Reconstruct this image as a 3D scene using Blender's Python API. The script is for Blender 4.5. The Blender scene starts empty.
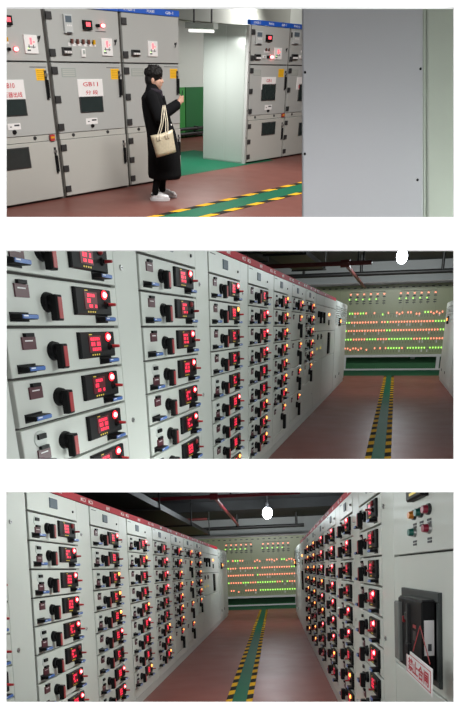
import bpy, bmesh, math, random
from mathutils import Matrix, Vector
rnd = random.Random(7)
SC = bpy.context.scene
COL = SC.collection

# ------------------------------------------------------------------ camera
F, PX, PY = 620.0, 229.0, 620.0            # focal length and principal point in pixels of the 458 x 710 frame
cam_data = bpy.data.cameras.new('camera')
cam_data.sensor_fit = 'AUTO'
cam_data.sensor_width = 36.0
cam_data.lens = F * 36.0 / 710.0
cam_data.shift_x = 0.0
cam_data.shift_y = (PY - 355.0) / 710.0
cam_data.clip_end = 200
cam = bpy.data.objects.new('camera', cam_data)
cam.rotation_euler = (math.radians(90), 0, 0)
COL.objects.link(cam)
SC.camera = cam
# ------------------------------------------------------------------ world and exposure
W = bpy.data.worlds.new('daylight')
SC.world = W
W.use_nodes = True
bg = W.node_tree.nodes['Background']
bg.inputs[0].default_value = (1.0, 1.0, 1.0, 1)
bg.inputs[1].default_value = 1.25
vs = SC.view_settings
vs.view_transform = 'Standard'
vs.look = 'None'
vs.gamma = 1.0
vs.use_curve_mapping = False
vs.exposure = 0.0

# ------------------------------------------------------------------ the three rooms (yaw, pitch, roll of each room against the camera, eye height)
def rot(yaw, pitch, roll):
    Rz = Matrix.Rotation(yaw, 3, 'Z')
    Rx = Matrix.Rotation(pitch, 3, 'X')
    Ry = Matrix.Rotation(roll, 3, 'Y')
    return Rx @ Ry @ Rz

WALL_Y = 2.0
class Room:
    def __init__(s, key, ypr, he, rows):
        s.key = key
        s.R = rot(*ypr)
        s.he = he
        s.M = s.R.to_4x4() @ Matrix.Translation((0, 0, -he))
        s.rows = rows
        s.objs = []
    def ray(s, u, v):
        return s.R.transposed() @ Vector(((u - PX) / F, 1.0, (PY - v) / F))
    def on(s, u, v, ax, val):
        """the point of the room that pixel (u, v) shows on the plane axis = val"""
        d = s.ray(u, v)
        o = Vector((0, 0, s.he))
        return o + d * ((val - o[ax]) / d[ax])
    def px(s, p):
        c = s.M @ Vector(p)
        return PX + F * c.x / c.y, PY - F * c.z / c.y

R1 = Room('switch hall', (-0.58914, 0.74426, 0.03243), 1.8376, (-60, 231))
R2 = Room('single aisle', (-0.23864, 0.43863, -0.01772), 1.5966, (236, 473))
R3 = Room('double aisle', (-0.07365, 0.07947, -0.03756), 1.5602, (478, 770))

def lamp(name, room, loc, energy, size, size_y=None, col=(1, 1, 1), target=None, shape='RECTANGLE'):
    l = bpy.data.lights.new(name, 'AREA')
    l.energy = energy
    l.shape = shape
    l.size = size
    l.size_y = size_y or size
    l.color = col
    o = bpy.data.objects.new(name, l)
    COL.objects.link(o)
    m = Matrix.Translation(loc)
    if target is not None:
        q = (Vector(target) - Vector(loc)).to_track_quat('-Z', 'Y')
        m = m @ q.to_matrix().to_4x4()
    o.matrix_world = room.M @ m
    return o

# hall ceiling lamps; the rest are unseen fill lights added for brightness
lamp('ceiling_or_fill_light', R1, (-5.2, 8.0, 3.9), 350, 0.5, 3.0, (1.0, 0.98, 0.94))
lamp('ceiling_or_fill_light', R1, (-5.6, 13.5, 3.9), 250, 0.5, 3.0, (1.0, 0.98, 0.94))
lamp('ceiling_or_fill_light', R1, (-11.2, 18.2, 2.7), 85, 0.4, 1.6, (1.0, 0.99, 0.96), (-13.0, 17.0, 1.2))  # unseen fill added to brighten the wall behind the passage
lamp('ceiling_or_fill_light', R1, (-9.4, 21.5, 4.2), 160, 0.4, 2.4, (1.0, 0.98, 0.94), (-12.6, 22.5, 3.0))  # unseen fill added to lighten the far part of the hall wall
for room, u, v, e in ((R2, 397, 246, 130), (R3, 267, 508, 110)):
    p = room.on(u, v, 1, 21.2)
    lamp('board_fill_light', room, p, e, 3.0, 0.2, (0.96, 1.0, 0.97), (p.x, 27.4, 1.8))  # unseen fill added to brighten the mimic board
def aisle(room, lx, Y, energy, tx, tz=1.2):
    """an unseen fill light as high as the room's opening allows, turned to the cabinet row at X = tx"""
    u = room.px((lx, Y, room.he))[0]
    p = room.on(u, room.rows[0] + 7, 1, Y)
    lamp('aisle_fill_light', room, (lx, Y, p.z), energy, 1.2, 0.25, (0.93, 1.0, 0.97), (tx, Y + 0.3, tz))  # unseen fill added to brighten one cabinet row
for Y, e in ((3.1, 40), (5.6, 46), (8.6, 24), (12.0, 8)):
    aisle(R2, 0.9, Y, e, -1.54)
for Y, e in ((4.4, 42), (7.5, 34), (11.5, 13)):
    aisle(R3, 0.2, Y, e, -1.68)
for Y, e in ((3.4, 22), (6.5, 16), (10.5, 7)):
    aisle(R3, -1.0, Y, e, 0.69)

# ------------------------------------------------------------------ materials
MATS = {}
def mat(name, color, rough=0.5, metal=0.0, var=0.06, scale=9.0, emit=None, strength=0.0, bump=0.0, coat=0.0, spec=0.5, alpha=None, trans=0.0):
    if name in MATS:
        return MATS[name]
    m = bpy.data.materials.new(name)
    m.use_nodes = True
    nt = m.node_tree
    b = nt.nodes['Principled BSDF']
    b.inputs['Roughness'].default_value = rough
    b.inputs['Metallic'].default_value = metal
    b.inputs['Specular IOR Level'].default_value = spec
    b.inputs['Coat Weight'].default_value = coat
    b.inputs['Coat Roughness'].default_value = 0.12
    b.inputs['Transmission Weight'].default_value = trans
    if alpha is not None:
        b.inputs['Alpha'].default_value = alpha
    tc = nt.nodes.new('ShaderNodeTexCoord')
    nz = nt.nodes.new('ShaderNodeTexNoise')
    nz.inputs['Scale'].default_value = scale
    nz.inputs['Detail'].default_value = 4.0
    nt.links.new(tc.outputs['Object'], nz.inputs['Vector'])
    mx = nt.nodes.new('ShaderNodeMix')
    mx.data_type = 'RGBA'
    lo = [max(0.0, c * (1 - var)) for c in color]
    hi = [min(1.0, c * (1 + var)) for c in color]
    mx.inputs[6].default_value = (*lo, 1)
    mx.inputs[7].default_value = (*hi, 1)
    nt.links.new(nz.outputs['Fac'], mx.inputs[0])
    nt.links.new(mx.outputs[2], b.inputs['Base Color'])
    if bump:
        bp = nt.nodes.new('ShaderNodeBump')
        bp.inputs['Strength'].default_value = bump
        bp.inputs['Distance'].default_value = 0.01
        nt.links.new(nz.outputs['Fac'], bp.inputs['Height'])
        nt.links.new(bp.outputs['Normal'], b.inputs['Normal'])
    if emit:
        b.inputs['Emission Color'].default_value = (*emit, 1)
        b.inputs['Emission Strength'].default_value = strength
    MATS[name] = m
    return m

white_wall = mat('page_white', (0.95, 0.95, 0.95), 0.9, var=0.005, scale=3, spec=0.0)
slab_grey = mat('slab_grey', (0.16, 0.16, 0.16), 0.9, spec=0.1)
mcc_white = mat('enamel_offwhite', (0.63, 0.65, 0.61), 0.42, var=0.03, scale=3)
mcc_side = mat('enamel_carcass', (0.55, 0.58, 0.55), 0.4, var=0.03, scale=3)
gap_dark = mat('gap_dark', (0.06, 0.055, 0.05), 0.8)
hv_grey = mat('hv_enamel_grey', (0.42, 0.43, 0.42), 0.36, var=0.03, scale=2)
hv_pale = mat('hv_enamel_pale', (0.46, 0.46, 0.43), 0.4, var=0.03, scale=2)
hv_side = mat('hv_side_galvanised', (0.55, 0.60, 0.57), 0.24, metal=0.35, var=0.05, scale=1.5)
black = mat('black_plastic', (0.007, 0.007, 0.008), 0.5, spec=0.18)
black_soft = mat('black_matte', (0.02, 0.02, 0.021), 0.6)
dark_steel = mat('dark_steel', (0.05, 0.05, 0.052), 0.45, metal=0.4)
steel = mat('steel', (0.55, 0.55, 0.55), 0.3, metal=0.9)
red_plastic = mat('red_plastic', (0.42, 0.035, 0.04), 0.4)
red_strip = mat('red_enamel', (0.46, 0.02, 0.035), 0.6, var=0.08, spec=0.2)
blue_strip = mat('blue_enamel', (0.02, 0.11, 0.55), 0.35)
blue_plastic = mat('blue_plastic', (0.07, 0.17, 0.50), 0.35)
maroon = mat('maroon_plate', (0.09, 0.02, 0.03), 0.4)
white_paint = mat('white_lettering', (0.85, 0.85, 0.85), 0.5)
white_plate = mat('white_plate', (0.80, 0.78, 0.78), 0.5, var=0.02)
red_ink = mat('red_ink', (0.55, 0.03, 0.05), 0.5)
dark_ink = mat('dark_ink', (0.05, 0.05, 0.06), 0.6)
yellow_paper = mat('yellow_paper', (0.85, 0.47, 0.01), 0.6)
screen_dark = mat('dark_glass', (0.03, 0.006, 0.008), 0.4, emit=(0.5, 0.0, 0.03), strength=0.12)
lcd_grey = mat('lcd_glass', (0.10, 0.13, 0.16), 0.5, spec=0.2)
window_glass = mat('window_glass', (0.025, 0.035, 0.035), 0.08, var=0.2)
led_on = mat('lamp_red_lit', (0.9, 0.1, 0.08), 0.3, emit=(1.0, 0.12, 0.13), strength=10.0)
led_halo = mat('lamp_red_halo', (0.8, 0.02, 0.03), 0.3, emit=(1.0, 0.012, 0.03), strength=1.6)  # glowing ring that stands in for the halo around a lit lamp
led_dim = mat('lamp_red_unlit', (0.25, 0.015, 0.02), 0.3)
led_orange = mat('lamp_orange_lit', (0.9, 0.3, 0.08), 0.3, emit=(1.0, 0.30, 0.06), strength=4.0)
digit_red = mat('red_digits', (0.7, 0.03, 0.06), 0.4, emit=(1.0, 0.02, 0.07), strength=1.3)
mark_yellow = mat('yellow_marks', (0.6, 0.5, 0.05), 0.4, emit=(0.9, 0.6, 0.05), strength=0.35)
green_floor = mat('green_epoxy', (0.010, 0.115, 0.060), 0.6, var=0.12, scale=1.5, spec=0.08)
green_wall = mat('green_dado', (0.055, 0.30, 0.07), 0.5, var=0.05)
green_wall2 = mat('green_dado_dark', (0.03, 0.16, 0.055), 0.5, var=0.05)
tape_yellow = mat('tape_yellow', (0.66, 0.36, 0.02), 0.85, var=0.15, scale=30, spec=0.08)
tape_black = mat('tape_black', (0.02, 0.02, 0.018), 0.85, spec=0.08)
board_mat = mat('board_enamel', (0.37, 0.40, 0.25), 0.35, var=0.03, scale=1)
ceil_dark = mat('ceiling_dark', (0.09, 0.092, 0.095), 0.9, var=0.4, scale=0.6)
upper_wall = mat('upper_wall_grey', (0.50, 0.53, 0.54), 0.6, var=0.05, scale=0.5)
pipe_red = mat('pipe_red', (0.26, 0.02, 0.035), 0.4)
pipe_dull = mat('pipe_dull_red', (0.14, 0.03, 0.03), 0.5)
pipe_black = mat('pipe_black', (0.015, 0.015, 0.016), 0.5)
led_r = mat('board_led_red', (0.9, 0.2, 0.12), 0.4, emit=(1.0, 0.24, 0.14), strength=2.6)
led_g = mat('board_led_green', (0.3, 0.9, 0.1), 0.4, emit=(0.42, 1.0, 0.12), strength=2.0)
bulb_mat = mat('bulb_glow', (0.9, 0.95, 1.0), 0.3, emit=(0.85, 0.95, 1.0), strength=25.0)

def floor_material(name, color):
    m = mat(name, color, 0.20, var=0.22, scale=0.9, spec=0.12)
    nt = m.node_tree
    b = nt.nodes['Principled BSDF']
    tc = nt.nodes.new('ShaderNodeTexCoord')
    n2 = nt.nodes.new('ShaderNodeTexNoise')
    n2.inputs['Scale'].default_value = 2.2
    n2.inputs['Detail'].default_value = 6
    nt.links.new(tc.outputs['Object'], n2.inputs['Vector'])
    mr = nt.nodes.new('ShaderNodeMapRange')
    mr.inputs['To Min'].default_value = 0.34
    mr.inputs['To Max'].default_value = 0.50
    nt.links.new(n2.outputs['Fac'], mr.inputs['Value'])
    nt.links.new(mr.outputs['Result'], b.inputs['Roughness'])
    return m
floor_red = floor_material('red_epoxy', (0.215, 0.068, 0.055))
floor_red1 = floor_material('red_epoxy_hall', (0.165, 0.062, 0.050))

# ------------------------------------------------------------------ mesh building
class MB:
    def __init__(s):
        s.v, s.f, s.m, s.mats, s.sm = [], [], [], [], []
    def mi(s, material):
        if material not in s.mats:
            s.mats.append(material)
        return s.mats.index(material)
    def faces(s, vs, fs, material, smooth=False):
        b = len(s.v)
        s.v.extend(tuple(v) for v in vs)
        k = s.mi(material)
        for f in fs:
            s.f.append(tuple(b + i for i in f)); s.m.append(k); s.sm.append(smooth)
        return s
    def box(s, x0, x1, y0, y1, z0, z1, material, front=None):
        vs = [(x0,y0,z0),(x1,y0,z0),(x1,y1,z0),(x0,y1,z0),(x0,y0,z1),(x1,y0,z1),(x1,y1,z1),(x0,y1,z1)]
        fs = [(3,2,1,0),(4,5,6,7),(1,2,6,5),(2,3,7,6),(3,0,4,7)]
        s.faces(vs, fs, material)
        s.faces(vs, [(0,1,5,4)], front or material)
        return s
    def cbox(s, x0, x1, y0, y1, z0, z1, material, c=0.004):
        """box whose front edges are chamfered"""
        vs = [(x0,y1,z0),(x1,y1,z0),(x1,y1,z1),(x0,y1,z1),
              (x0,y0+c,z0),(x1,y0+c,z0),(x1,y0+c,z1),(x0,y0+c,z1),
              (x0+c,y0,z0+c),(x1-c,y0,z0+c),(x1-c,y0,z1-c),(x0+c,y0,z1-c)]
        fs = [(0,3,2,1),(8,9,10,11)]
        for i in range(4):
            j = (i+1) % 4
            fs += [(i,j,4+j,4+i),(4+i,4+j,8+j,8+i)]
        return s.faces(vs, fs, material)
    def cyl(s, c, axis, r0, r1, length, material, n=14, sx=1.0, cap=True, smooth=True):
        """tapered cylinder from c along axis; sx widens it sideways"""
        a = Vector(axis).normalized()
        t = Vector((1,0,0)) if abs(a.x) < 0.9 else Vector((0,0,1))
        e1 = (t - a * t.dot(a)).normalized()
        e2 = a.cross(e1)
        c = Vector(c)
        vs = []
        for k, r in ((0, r0), (1, r1)):
            for i in range(n):
                t_ = 2 * math.pi * i / n
                vs.append(c + a * (length * k) + e1 * (r * sx * math.cos(t_)) + e2 * (r * math.sin(t_)))
        s.faces(vs, [(i, (i+1) % n, n + (i+1) % n, n + i) for i in range(n)], material, smooth)
        if cap:
            s.faces(vs[:n], [tuple(range(n-1, -1, -1))], material)
            s.faces(vs[n:], [tuple(range(n))], material)
        return s
    def tube(s, pts, r, material, n=8):
        for p, q in zip(pts[:-1], pts[1:]):
            p, q = Vector(p), Vector(q)
            s.cyl(p, q - p, r, r, (q - p).length, material, n)
        return s
    def ball(s, c, rx, ry, rz, material, n=12, m=8):
        vs, fs = [], []
        for j in range(1, m):
            ph = math.pi * j / m
            for i in range(n):
                th = 2 * math.pi * i / n
                vs.append((c[0]+rx*math.sin(ph)*math.cos(th), c[1]+ry*math.sin(ph)*math.sin(th), c[2]+rz*math.cos(ph)))
        top, bot = len(vs), len(vs)+1
        vs += [(c[0],c[1],c[2]+rz),(c[0],c[1],c[2]-rz)]
        for j in range(m-2):
            for i in range(n):
                a, b = j*n+i, j*n+(i+1) % n
                fs.append((a, a+n, b+n, b))
        for i in range(n):
            fs.append((top, i, (i+1) % n))
            fs.append((bot, (m-2)*n+(i+1) % n, (m-2)*n+i))
        return s.faces(vs, fs, material, True)
    def mesh(s, name):
        me = bpy.data.meshes.new(name)
        me.from_pydata(s.v, [], s.f)
        for m in s.mats:
            me.materials.append(m)
        me.polygons.foreach_set('material_index', s.m)
        me.polygons.foreach_set('use_smooth', s.sm)
        me.update()
        return me

TXT = {}
def text_mesh(body, material, width=None, height=None, depth=0.001, bold=0.012):
    """lettering lying in the front plane (x right, z up, facing -y), centred, stretched to width x height"""
    key = (body, material.name, round(width or 0, 4), round(height or 0, 4))
    if key in TXT:
        return TXT[key]
    cu = bpy.data.curves.new('lettering', 'FONT')
    cu.body = body
    cu.align_x = 'CENTER'
    cu.align_y = 'CENTER'
    cu.resolution_u = 2
    cu.offset = bold
    ob = bpy.data.objects.new('lettering_tmp', cu)
    COL.objects.link(ob)
    bpy.context.view_layer.update()
    dg = bpy.context.evaluated_depsgraph_get()
    me = bpy.data.meshes.new_from_object(ob.evaluated_get(dg))
    bpy.data.objects.remove(ob)
    xs = [v.co.x for v in me.vertices] or [0, 1]
    ys = [v.co.y for v in me.vertices] or [0, 1]
    cx, cy = (min(xs)+max(xs))/2, (min(ys)+max(ys))/2
    kx = width / (max(xs)-min(xs)) if width else 1
    ky = height / (max(ys)-min(ys)) if height else kx
    if not width:
        kx = ky
    for v in me.vertices:
        v.co = Vector(((v.co.x-cx)*kx, -depth, (v.co.y-cy)*ky))
    me.materials.clear()
    me.materials.append(material)
    me.name = 'lettering'
    TXT[key] = me
    return me

def tag(o, label=None, cat=None, group=None, kind=None):
    if label: o['label'] = label
    if cat: o['category'] = cat
    if group: o['group'] = group
    if kind: o['kind'] = kind
    return o

def put(name, data, room, parent=None, m=None):
    """link a mesh (or an Empty when data is None), as a top-level thing of a room or as a part"""
    if isinstance(data, MB):
        data = data.mesh(name)
    o = bpy.data.objects.new(name, data)
    COL.objects.link(o)
    m = m or Matrix()
    if parent is None:
        o.matrix_world = room.M @ m
        o['_m'] = 0
        del o['_m']
    else:
        o.parent = parent
        o.matrix_basis = m
    room.objs.append(o)
    return o

T = Matrix.Translation
def face_left(x, y):      # a front in the plane X = x that faces +X; local x runs along +Y from y
    return T((x, y, 0)) @ Matrix.Rotation(math.radians(90), 4, 'Z')
def face_right(x, y):     # a front that faces -X; local x runs along -Y from y
    return T((x, y, 0)) @ Matrix.Rotation(math.radians(-90), 4, 'Z')

# ------------------------------------------------------------------ the white page margin, built as a wall with three openings
def wall_pt(u, v, y=WALL_Y):
    return ((u - PX) / F * y, (PY - v) / F * y)
OPEN = [(6, 7, 454, 217), (6, 250, 454, 459), (6, 492, 454, 702)]
mb = MB()
xl, _ = wall_pt(6, 0); xr, _ = wall_pt(454, 0)
zs = [wall_pt(0, v)[1] for v in (7, 217, 250, 459, 492, 702)]
TH = 0.006
mb.box(-3.2, xl, WALL_Y, WALL_Y+TH, -2.2, 4.4, white_wall)
mb.box(xr, 3.2, WALL_Y, WALL_Y+TH, -2.2, 4.4, white_wall)
for z0, z1 in ((zs[0], 4.4), (zs[2], zs[1]), (zs[4], zs[3]), (-2.2, zs[5])):
    mb.box(xl, xr, WALL_Y, WALL_Y+TH, z0, z1, white_wall)
class Plain:
    M = Matrix()
    objs = []
tag(put('page_wall', mb, Plain), 'white page margin built as a wall with three wide openings one above another', 'wall', kind='structure')
# unseen slabs added so that no light passes between the rooms
def wedge(v0, v1, y0=2.012, y1=32.0, xk=0.62, material=slab_grey):
    vs = []
    for y in (y0, y1):
        for x in (-xk*y-1.2, xk*y+1.2):
            for v in (v0, v1):
                vs.append((x, y, (PY - v)/F*y))
    fs = [(0,1,3,2),(4,6,7,5),(0,2,6,4),(1,5,7,3),(0,4,5,1),(2,3,7,6)]
    b = MB(); b.faces(vs, fs, material); return b
tag(put('light_block_slab', wedge(232.5, 234.5), Plain), 'unseen slab added to block light between the upper hall and the aisle below', 'slab', kind='structure')
tag(put('light_block_slab', wedge(474.5, 476.5), Plain), 'unseen slab added to block light between the two drawer cabinet aisles', 'slab', kind='structure')

# ------------------------------------------------------------------ shells of the rooms
def slab(room, name, x0, x1, y0, y1, z0, z1, material, label, cat):
    b = MB().box(x0, x1, y0, y1, z0, z1, material)
    return tag(put(name, b, room), label, cat, kind='structure')

def hazard(room, floor, name, x0, x1, y0, y1, pitch=0.45, slant=0.06, z=0.004):
    t = put(name, MB().box(x0, x1, y0, y1, z-0.002, z, tape_black), room, floor)
    w = x1 - x0
    d = MB()
    d.faces([(0,0,0),(w,slant,0),(w,slant+pitch*0.5,0),(0,pitch*0.5,0)], [(0,1,2,3)], tape_yellow)
    me = d.mesh('yellow_mark')
    y = y0 + 0.1
    while y < y1 - pitch:
        put('yellow_mark', me, room, t, T((x0, y, z+0.0015)))
        y += pitch
    return t

# ------------------------------------------------------------------ drawer cabinets
H_TOP = 2.2
DRAWER_Z = [2.02 - 0.2 * i for i in range(10)]       # tops of the nine drawers
CACHE = {}
def cached(key, make):
    if key not in CACHE:
        b = make()
        CACHE[key] = b.mesh(key[0]) if isinstance(b, MB) else b
    return CACHE[key]

def m_drawer(dw, h):
    return MB().cbox(0.006, dw-0.006, -0.014, 0.018, 0.006, h-0.006, mcc_white, 0.003)
def m_knob(k):
    b = MB()
    b.cyl((0,-0.014,0), (0,-1,0), 0.042, 0.038, 0.018, black, 16, 1.5*k)
    b.cyl((0,-0.032,0), (0,-1,0), 0.026, 0.024, 0.014, black, 12, 1.5*k)
    b.cbox(-0.028*k, 0.028*k, -0.075, -0.040, -0.075, 0.030, black, 0.006)
    b.box(-0.017*k, 0.017*k, -0.0775, -0.074, -0.066, 0.020, red_plastic)
    return b
def m_pull(k):
    b = MB()
    w = 0.135*k
    b.cbox(0, w, -0.066, -0.012, -0.010, 0.010, black, 0.004)
    b.box(-0.006, w+0.006, -0.018, -0.012, -0.018, 0.018, black)
    b.box(0.006, w-0.004, -0.0695, -0.064, -0.007, 0.008, blue_plastic)
    b.box(0.012, w*0.35, -0.0705, -0.068, 0.001, 0.006, white_paint)
    return b
def m_plate(k):
    b = MB()
    b.box(-0.055*k, 0.055*k, -0.021, -0.014, -0.03, 0.02, maroon)
    b.box(-0.035*k, 0.035*k, -0.030, -0.014, 0.02, 0.035, black)
    b.box(-0.035*k, 0.03*k, -0.0215, -0.0205, 0.002, 0.007, white_plate)
    return b
def m_tag(k):
    b = MB()
    b.cyl((0,-0.014,0.0), (0,-1,0), 0.038, 0.036, 0.004, mcc_side, 14, 1.6*k)
    b.box(-0.035*k, 0.035*k, -0.028, -0.014, 0.0, 0.022, black)
    return b
def m_bezel(k):
    b = MB()
    b.cbox(0.0, 0.42*k, -0.034, -0.012, 0.0, 0.122, black, 0.006)
    b.cyl((0.345*k,-0.034,0.050), (0,-1,0), 0.020, 0.016, 0.012, black, 10, 1.4*k)
    return b
def m_screen(k, seed):
    b = MB()
    r = random.Random(seed)
    b.box(0.09*k, 0.235*k, -0.037, -0.034, 0.026, 0.104, screen_dark)
    for row, (z0, z1) in enumerate(((0.082, 0.096), (0.056, 0.075), (0.034, 0.048))):
        x = 0.105 + 0.02*r.random()
        while x < 0.215:
            w = 0.010 + 0.014*r.random()
            if r.random() < 0.85:
                b.box(x*k, min(x+w, 0.226)*k, -0.0378, -0.036, z0, z1, digit_red)
            x += w + 0.006
    for i in range(4):
        b.box((0.12+0.026*i)*k, (0.132+0.026*i)*k, -0.0348, -0.033, 0.011, 0.018, mark_yellow)
    b.box(0.10*k, 0.135*k, -0.0348, -0.033, 0.108, 0.112, mark_yellow)
    return b
def m_lamp(k, material, r=0.019):
    b = MB()
    b.cyl((0,-0.034,0), (0,-1,0), r*1.15, r*1.1, 0.005, black, 14, 1.55*k)
    if material is led_on:
        b.cyl((0,-0.039,0), (0,-1,0), r*1.18, r*1.10, 0.003, led_halo, 14, 1.55*k)
        b.ball((0,-0.042,0), r*1.12*k, 0.011, r*0.74, material, 14, 8)
    else:
        b.ball((0,-0.039,0), r*1.5*k, 0.014, r, material, 14, 8)
    return b
def m_toggle(k):
    b = MB()
    b.box(-0.020*k, 0.016*k, -0.052, -0.034, -0.009, 0.008, black)
    b.cyl((0,-0.046,0.001), (0.05,-1,0.0), 0.009, 0.007, 0.042, red_plastic, 8, 1.3)
    return b
LAMPS = {'r': led_on, 'o': led_orange, '.': led_dim}

def add_drawer(room, cab, dw, ztop, state, seed, tagged, x0=0.02):
    k = (dw) / 1.18
    kk = round(k, 3)
    d = put('drawer', cached(('drawer', round(dw,3)), lambda: m_drawer(dw, 0.2)), room, cab, T((x0, 0, ztop-0.2)))
    P = lambda name, key, make, x, z: put(name, cached((name,)+key, make), room, d, T((x*k, 0, z)))
    P('rotary_handle', (kk,), lambda: m_knob(k), 0.385, 0.10)
    P('pull_handle', (kk,), lambda: m_pull(k), 0.06, 0.038)
    P('pull_handle', (kk,), lambda: m_pull(k), 0.885, 0.036)
    if tagged:
        P('hanging_tag', (kk,), lambda: m_tag(k), 0.16, 0.14)
    P('name_plate', (kk,), lambda: m_plate(k), 0.17, 0.075 if tagged else 0.142)
    P('meter_bezel', (kk,), lambda: m_bezel(k), 0.635, 0.054)
    P('meter_screen', (kk, seed % 4), lambda: m_screen(k, seed % 4), 0.635, 0.054)
    P('indicator_lamp', (kk, state), lambda: m_lamp(k, LAMPS[state]), 0.955, 0.150)
    P('toggle_lever', (kk,), lambda: m_toggle(k), 0.985, 0.104)

def m_bigdrawer(dw, h):
    return MB().cbox(0.006, dw-0.006, -0.014, 0.018, 0.006, h-0.006, mcc_white, 0.003)
def add_big(room, cab, dw, ztop, h, state, seed, handle=True, x0=0.02):
    k = dw / 1.18
    kk = round(k, 3)
    d = put('large_drawer', cached(('large_drawer', round(dw,3), round(h,3)), lambda: m_bigdrawer(dw, h)), room, cab, T((x0, 0, ztop-h)))
    P = lambda name, key, make, x, z: put(name, cached((name,)+key, make), room, d, T((x*k, 0, z)))
    def lever():
        b = MB()
        b.cyl((0,-0.014,0), (0,-1,0), 0.05, 0.045, 0.03, black, 14, 1.4*k)
        b.cbox(-0.03*k, 0.03*k, -0.085, -0.044, -0.17, 0.03, black, 0.006)
        return b
    def small_meter():
        b = MB()
        b.cbox(-0.07*k, 0.09*k, -0.030, -0.012, -0.05, 0.06, black, 0.005)
        b.box(-0.05*k, 0.05*k, -0.032, -0.029, -0.035, 0.01, screen_dark)
        b.box(-0.03*k, 0.03*k, -0.0335, -0.031, -0.025, 0.002, digit_red)
        return b
    if handle:
        P('lever_handle', (kk,), lever, 0.72, min(0.2, h*0.5))
    P('meter', (kk,), small_meter, 0.86, h-0.09)
    P('indicator_lamp', (kk, state, 's'), lambda: m_lamp(k, LAMPS[state], 0.015), 0.90, h-0.062)
    P('name_plate', (kk,), lambda: m_plate(k), 0.16, h-0.075)

def cab_common(room, cab, P, dw, num, header=True, strip_col=red_strip, header_z=2.02, dark=True, x0=0.02):
    """carcass, plinth, header panel, cable door, name strip"""
    b = MB().box(0.003, P-0.003, 0.016, 0.8, 0.0, H_TOP, mcc_side, gap_dark)
    put('carcass', b, room, cab)
    put('plinth', MB().box(0.004, P-0.004, -0.010, 0.016, 0.0, 0.1, mcc_side), room, cab)
    if header:
        h = put('header_panel', MB().cbox(0.006, dw-0.006, -0.014, 0.018, 0.008, H_TOP-header_z-0.006, mcc_white, 0.003), room, cab, T((x0, 0, header_z)))
        k = dw/1.18
        put('display', cached(('display', round(k,3)), lambda: MB().cbox(-0.09*k, 0.09*k, -0.022, -0.012, -0.038, 0.038, lcd_grey, 0.005)), room, h, T((0.56*k, 0, 0.098)))
        put('lock', cached(('lock',), lambda: MB().cyl((0,-0.014,0), (0,-1,0), 0.012, 0.010, 0.01, dark_steel, 10)), room, h, T((1.06*k, 0, 0.075)))
        put('small_print', cached(('small_print', round(k,3)), lambda: MB().box(0, 0.17*k, -0.0155, -0.014, 0, 0.006, dark_ink)), room, h, T((0.05*k, 0, 0.145)))
    c = put('cable_door', MB().cbox(x0+dw+0.004, P-0.008, -0.012, 0.018, 0.104, H_TOP-0.006, mcc_white, 0.003), room, cab)
    for z in (1.92, 1.1, 0.4):
        put('screw', cached(('screw',), lambda: MB().cyl((0,-0.012,0), (0,-1,0), 0.016, 0.013, 0.008, steel, 10, 1.3).box(-0.010, 0.010, -0.021, -0.019, -0.002, 0.002, dark_ink)), room, c, T((x0+dw+0.10, 0, z)))
    s = put('name_strip', MB().box(0.004, P-0.004, -0.006, 0.05, H_TOP+0.002, H_TOP+0.064, strip_col), room, cab)
    w = P/1.565
    for xx, body in ((0.10*w, 'MCC%d' % num), (0.75*w, '抽屉柜'), (1.42*w, 'MCC%d' % num)):
        put('lettering', text_mesh(body, white_paint, 0.15*w, 0.032), room, s, T((xx, -0.006, H_TOP+0.034)))
    for xx in (0.10, P-0.10):
        def eye():
            e = MB()
            pts = [(0.05*math.cos(a), 0, 0.045*math.sin(a)+0.03) for a in [math.pi*(1.25-i*1.5/9) for i in range(10)]]
            return e.tube(pts, 0.009, steel, 6).cyl((0,0,-0.0), (0,0,1), 0.025, 0.02, 0.015, steel, 8)
        put('lifting_eye', cached(('lifting_eye',), eye), room, cab, T((xx, 0.25, H_TOP+0.001)))

def drawer_cabinet(room, m, P, dwf, states, num, label, group, kind='std'):
    cab = put('drawer_cabinet', None, room, None, m)
    tag(cab, label, 'cabinet', group)
    dw = P * dwf
    cab_common(room, cab, P, dw, num)
    rr = random.Random(num * 31 + len(label))
    if kind == 'std':
        for i, st in enumerate(states):
            add_drawer(room, cab, dw, DRAWER_Z[i], st, rr.randint(0, 99), rr.random() < 0.35)
    elif kind == 'tall_bottom':
        for i, st in enumerate(states[:7]):
            add_drawer(room, cab, dw, DRAWER_Z[i], st, rr.randint(0, 99), rr.random() < 0.35)
        add_big(room, cab, dw, DRAWER_Z[7], 0.4, states[7], 1)
    elif kind == 'large':
        add_drawer(room, cab, dw, DRAWER_Z[0], states[0], 3, False)
        for i in range(4):
            add_big(room, cab, dw, DRAWER_Z[1]-0.4*i, 0.4, states[1+i], i)
    elif kind == 'mixed':
        for i in range(5):
            add_drawer(room, cab, dw, DRAWER_Z[i], states[i], rr.randint(0, 99), False)
        add_big(room, cab, dw, DRAWER_Z[5], 0.36, states[5], 2)
        put('lower_door', MB().cbox(0.026, dw+0.012, -0.014, 0.018, 0.206, DRAWER_Z[5]-0.366, mcc_white, 0.003), room, cab)
    put('base_panel', MB().cbox(0.026, dw+0.014, -0.012, 0.018, 0.106, 0.212, mcc_white, 0.003), room, cab)
    return cab

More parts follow.
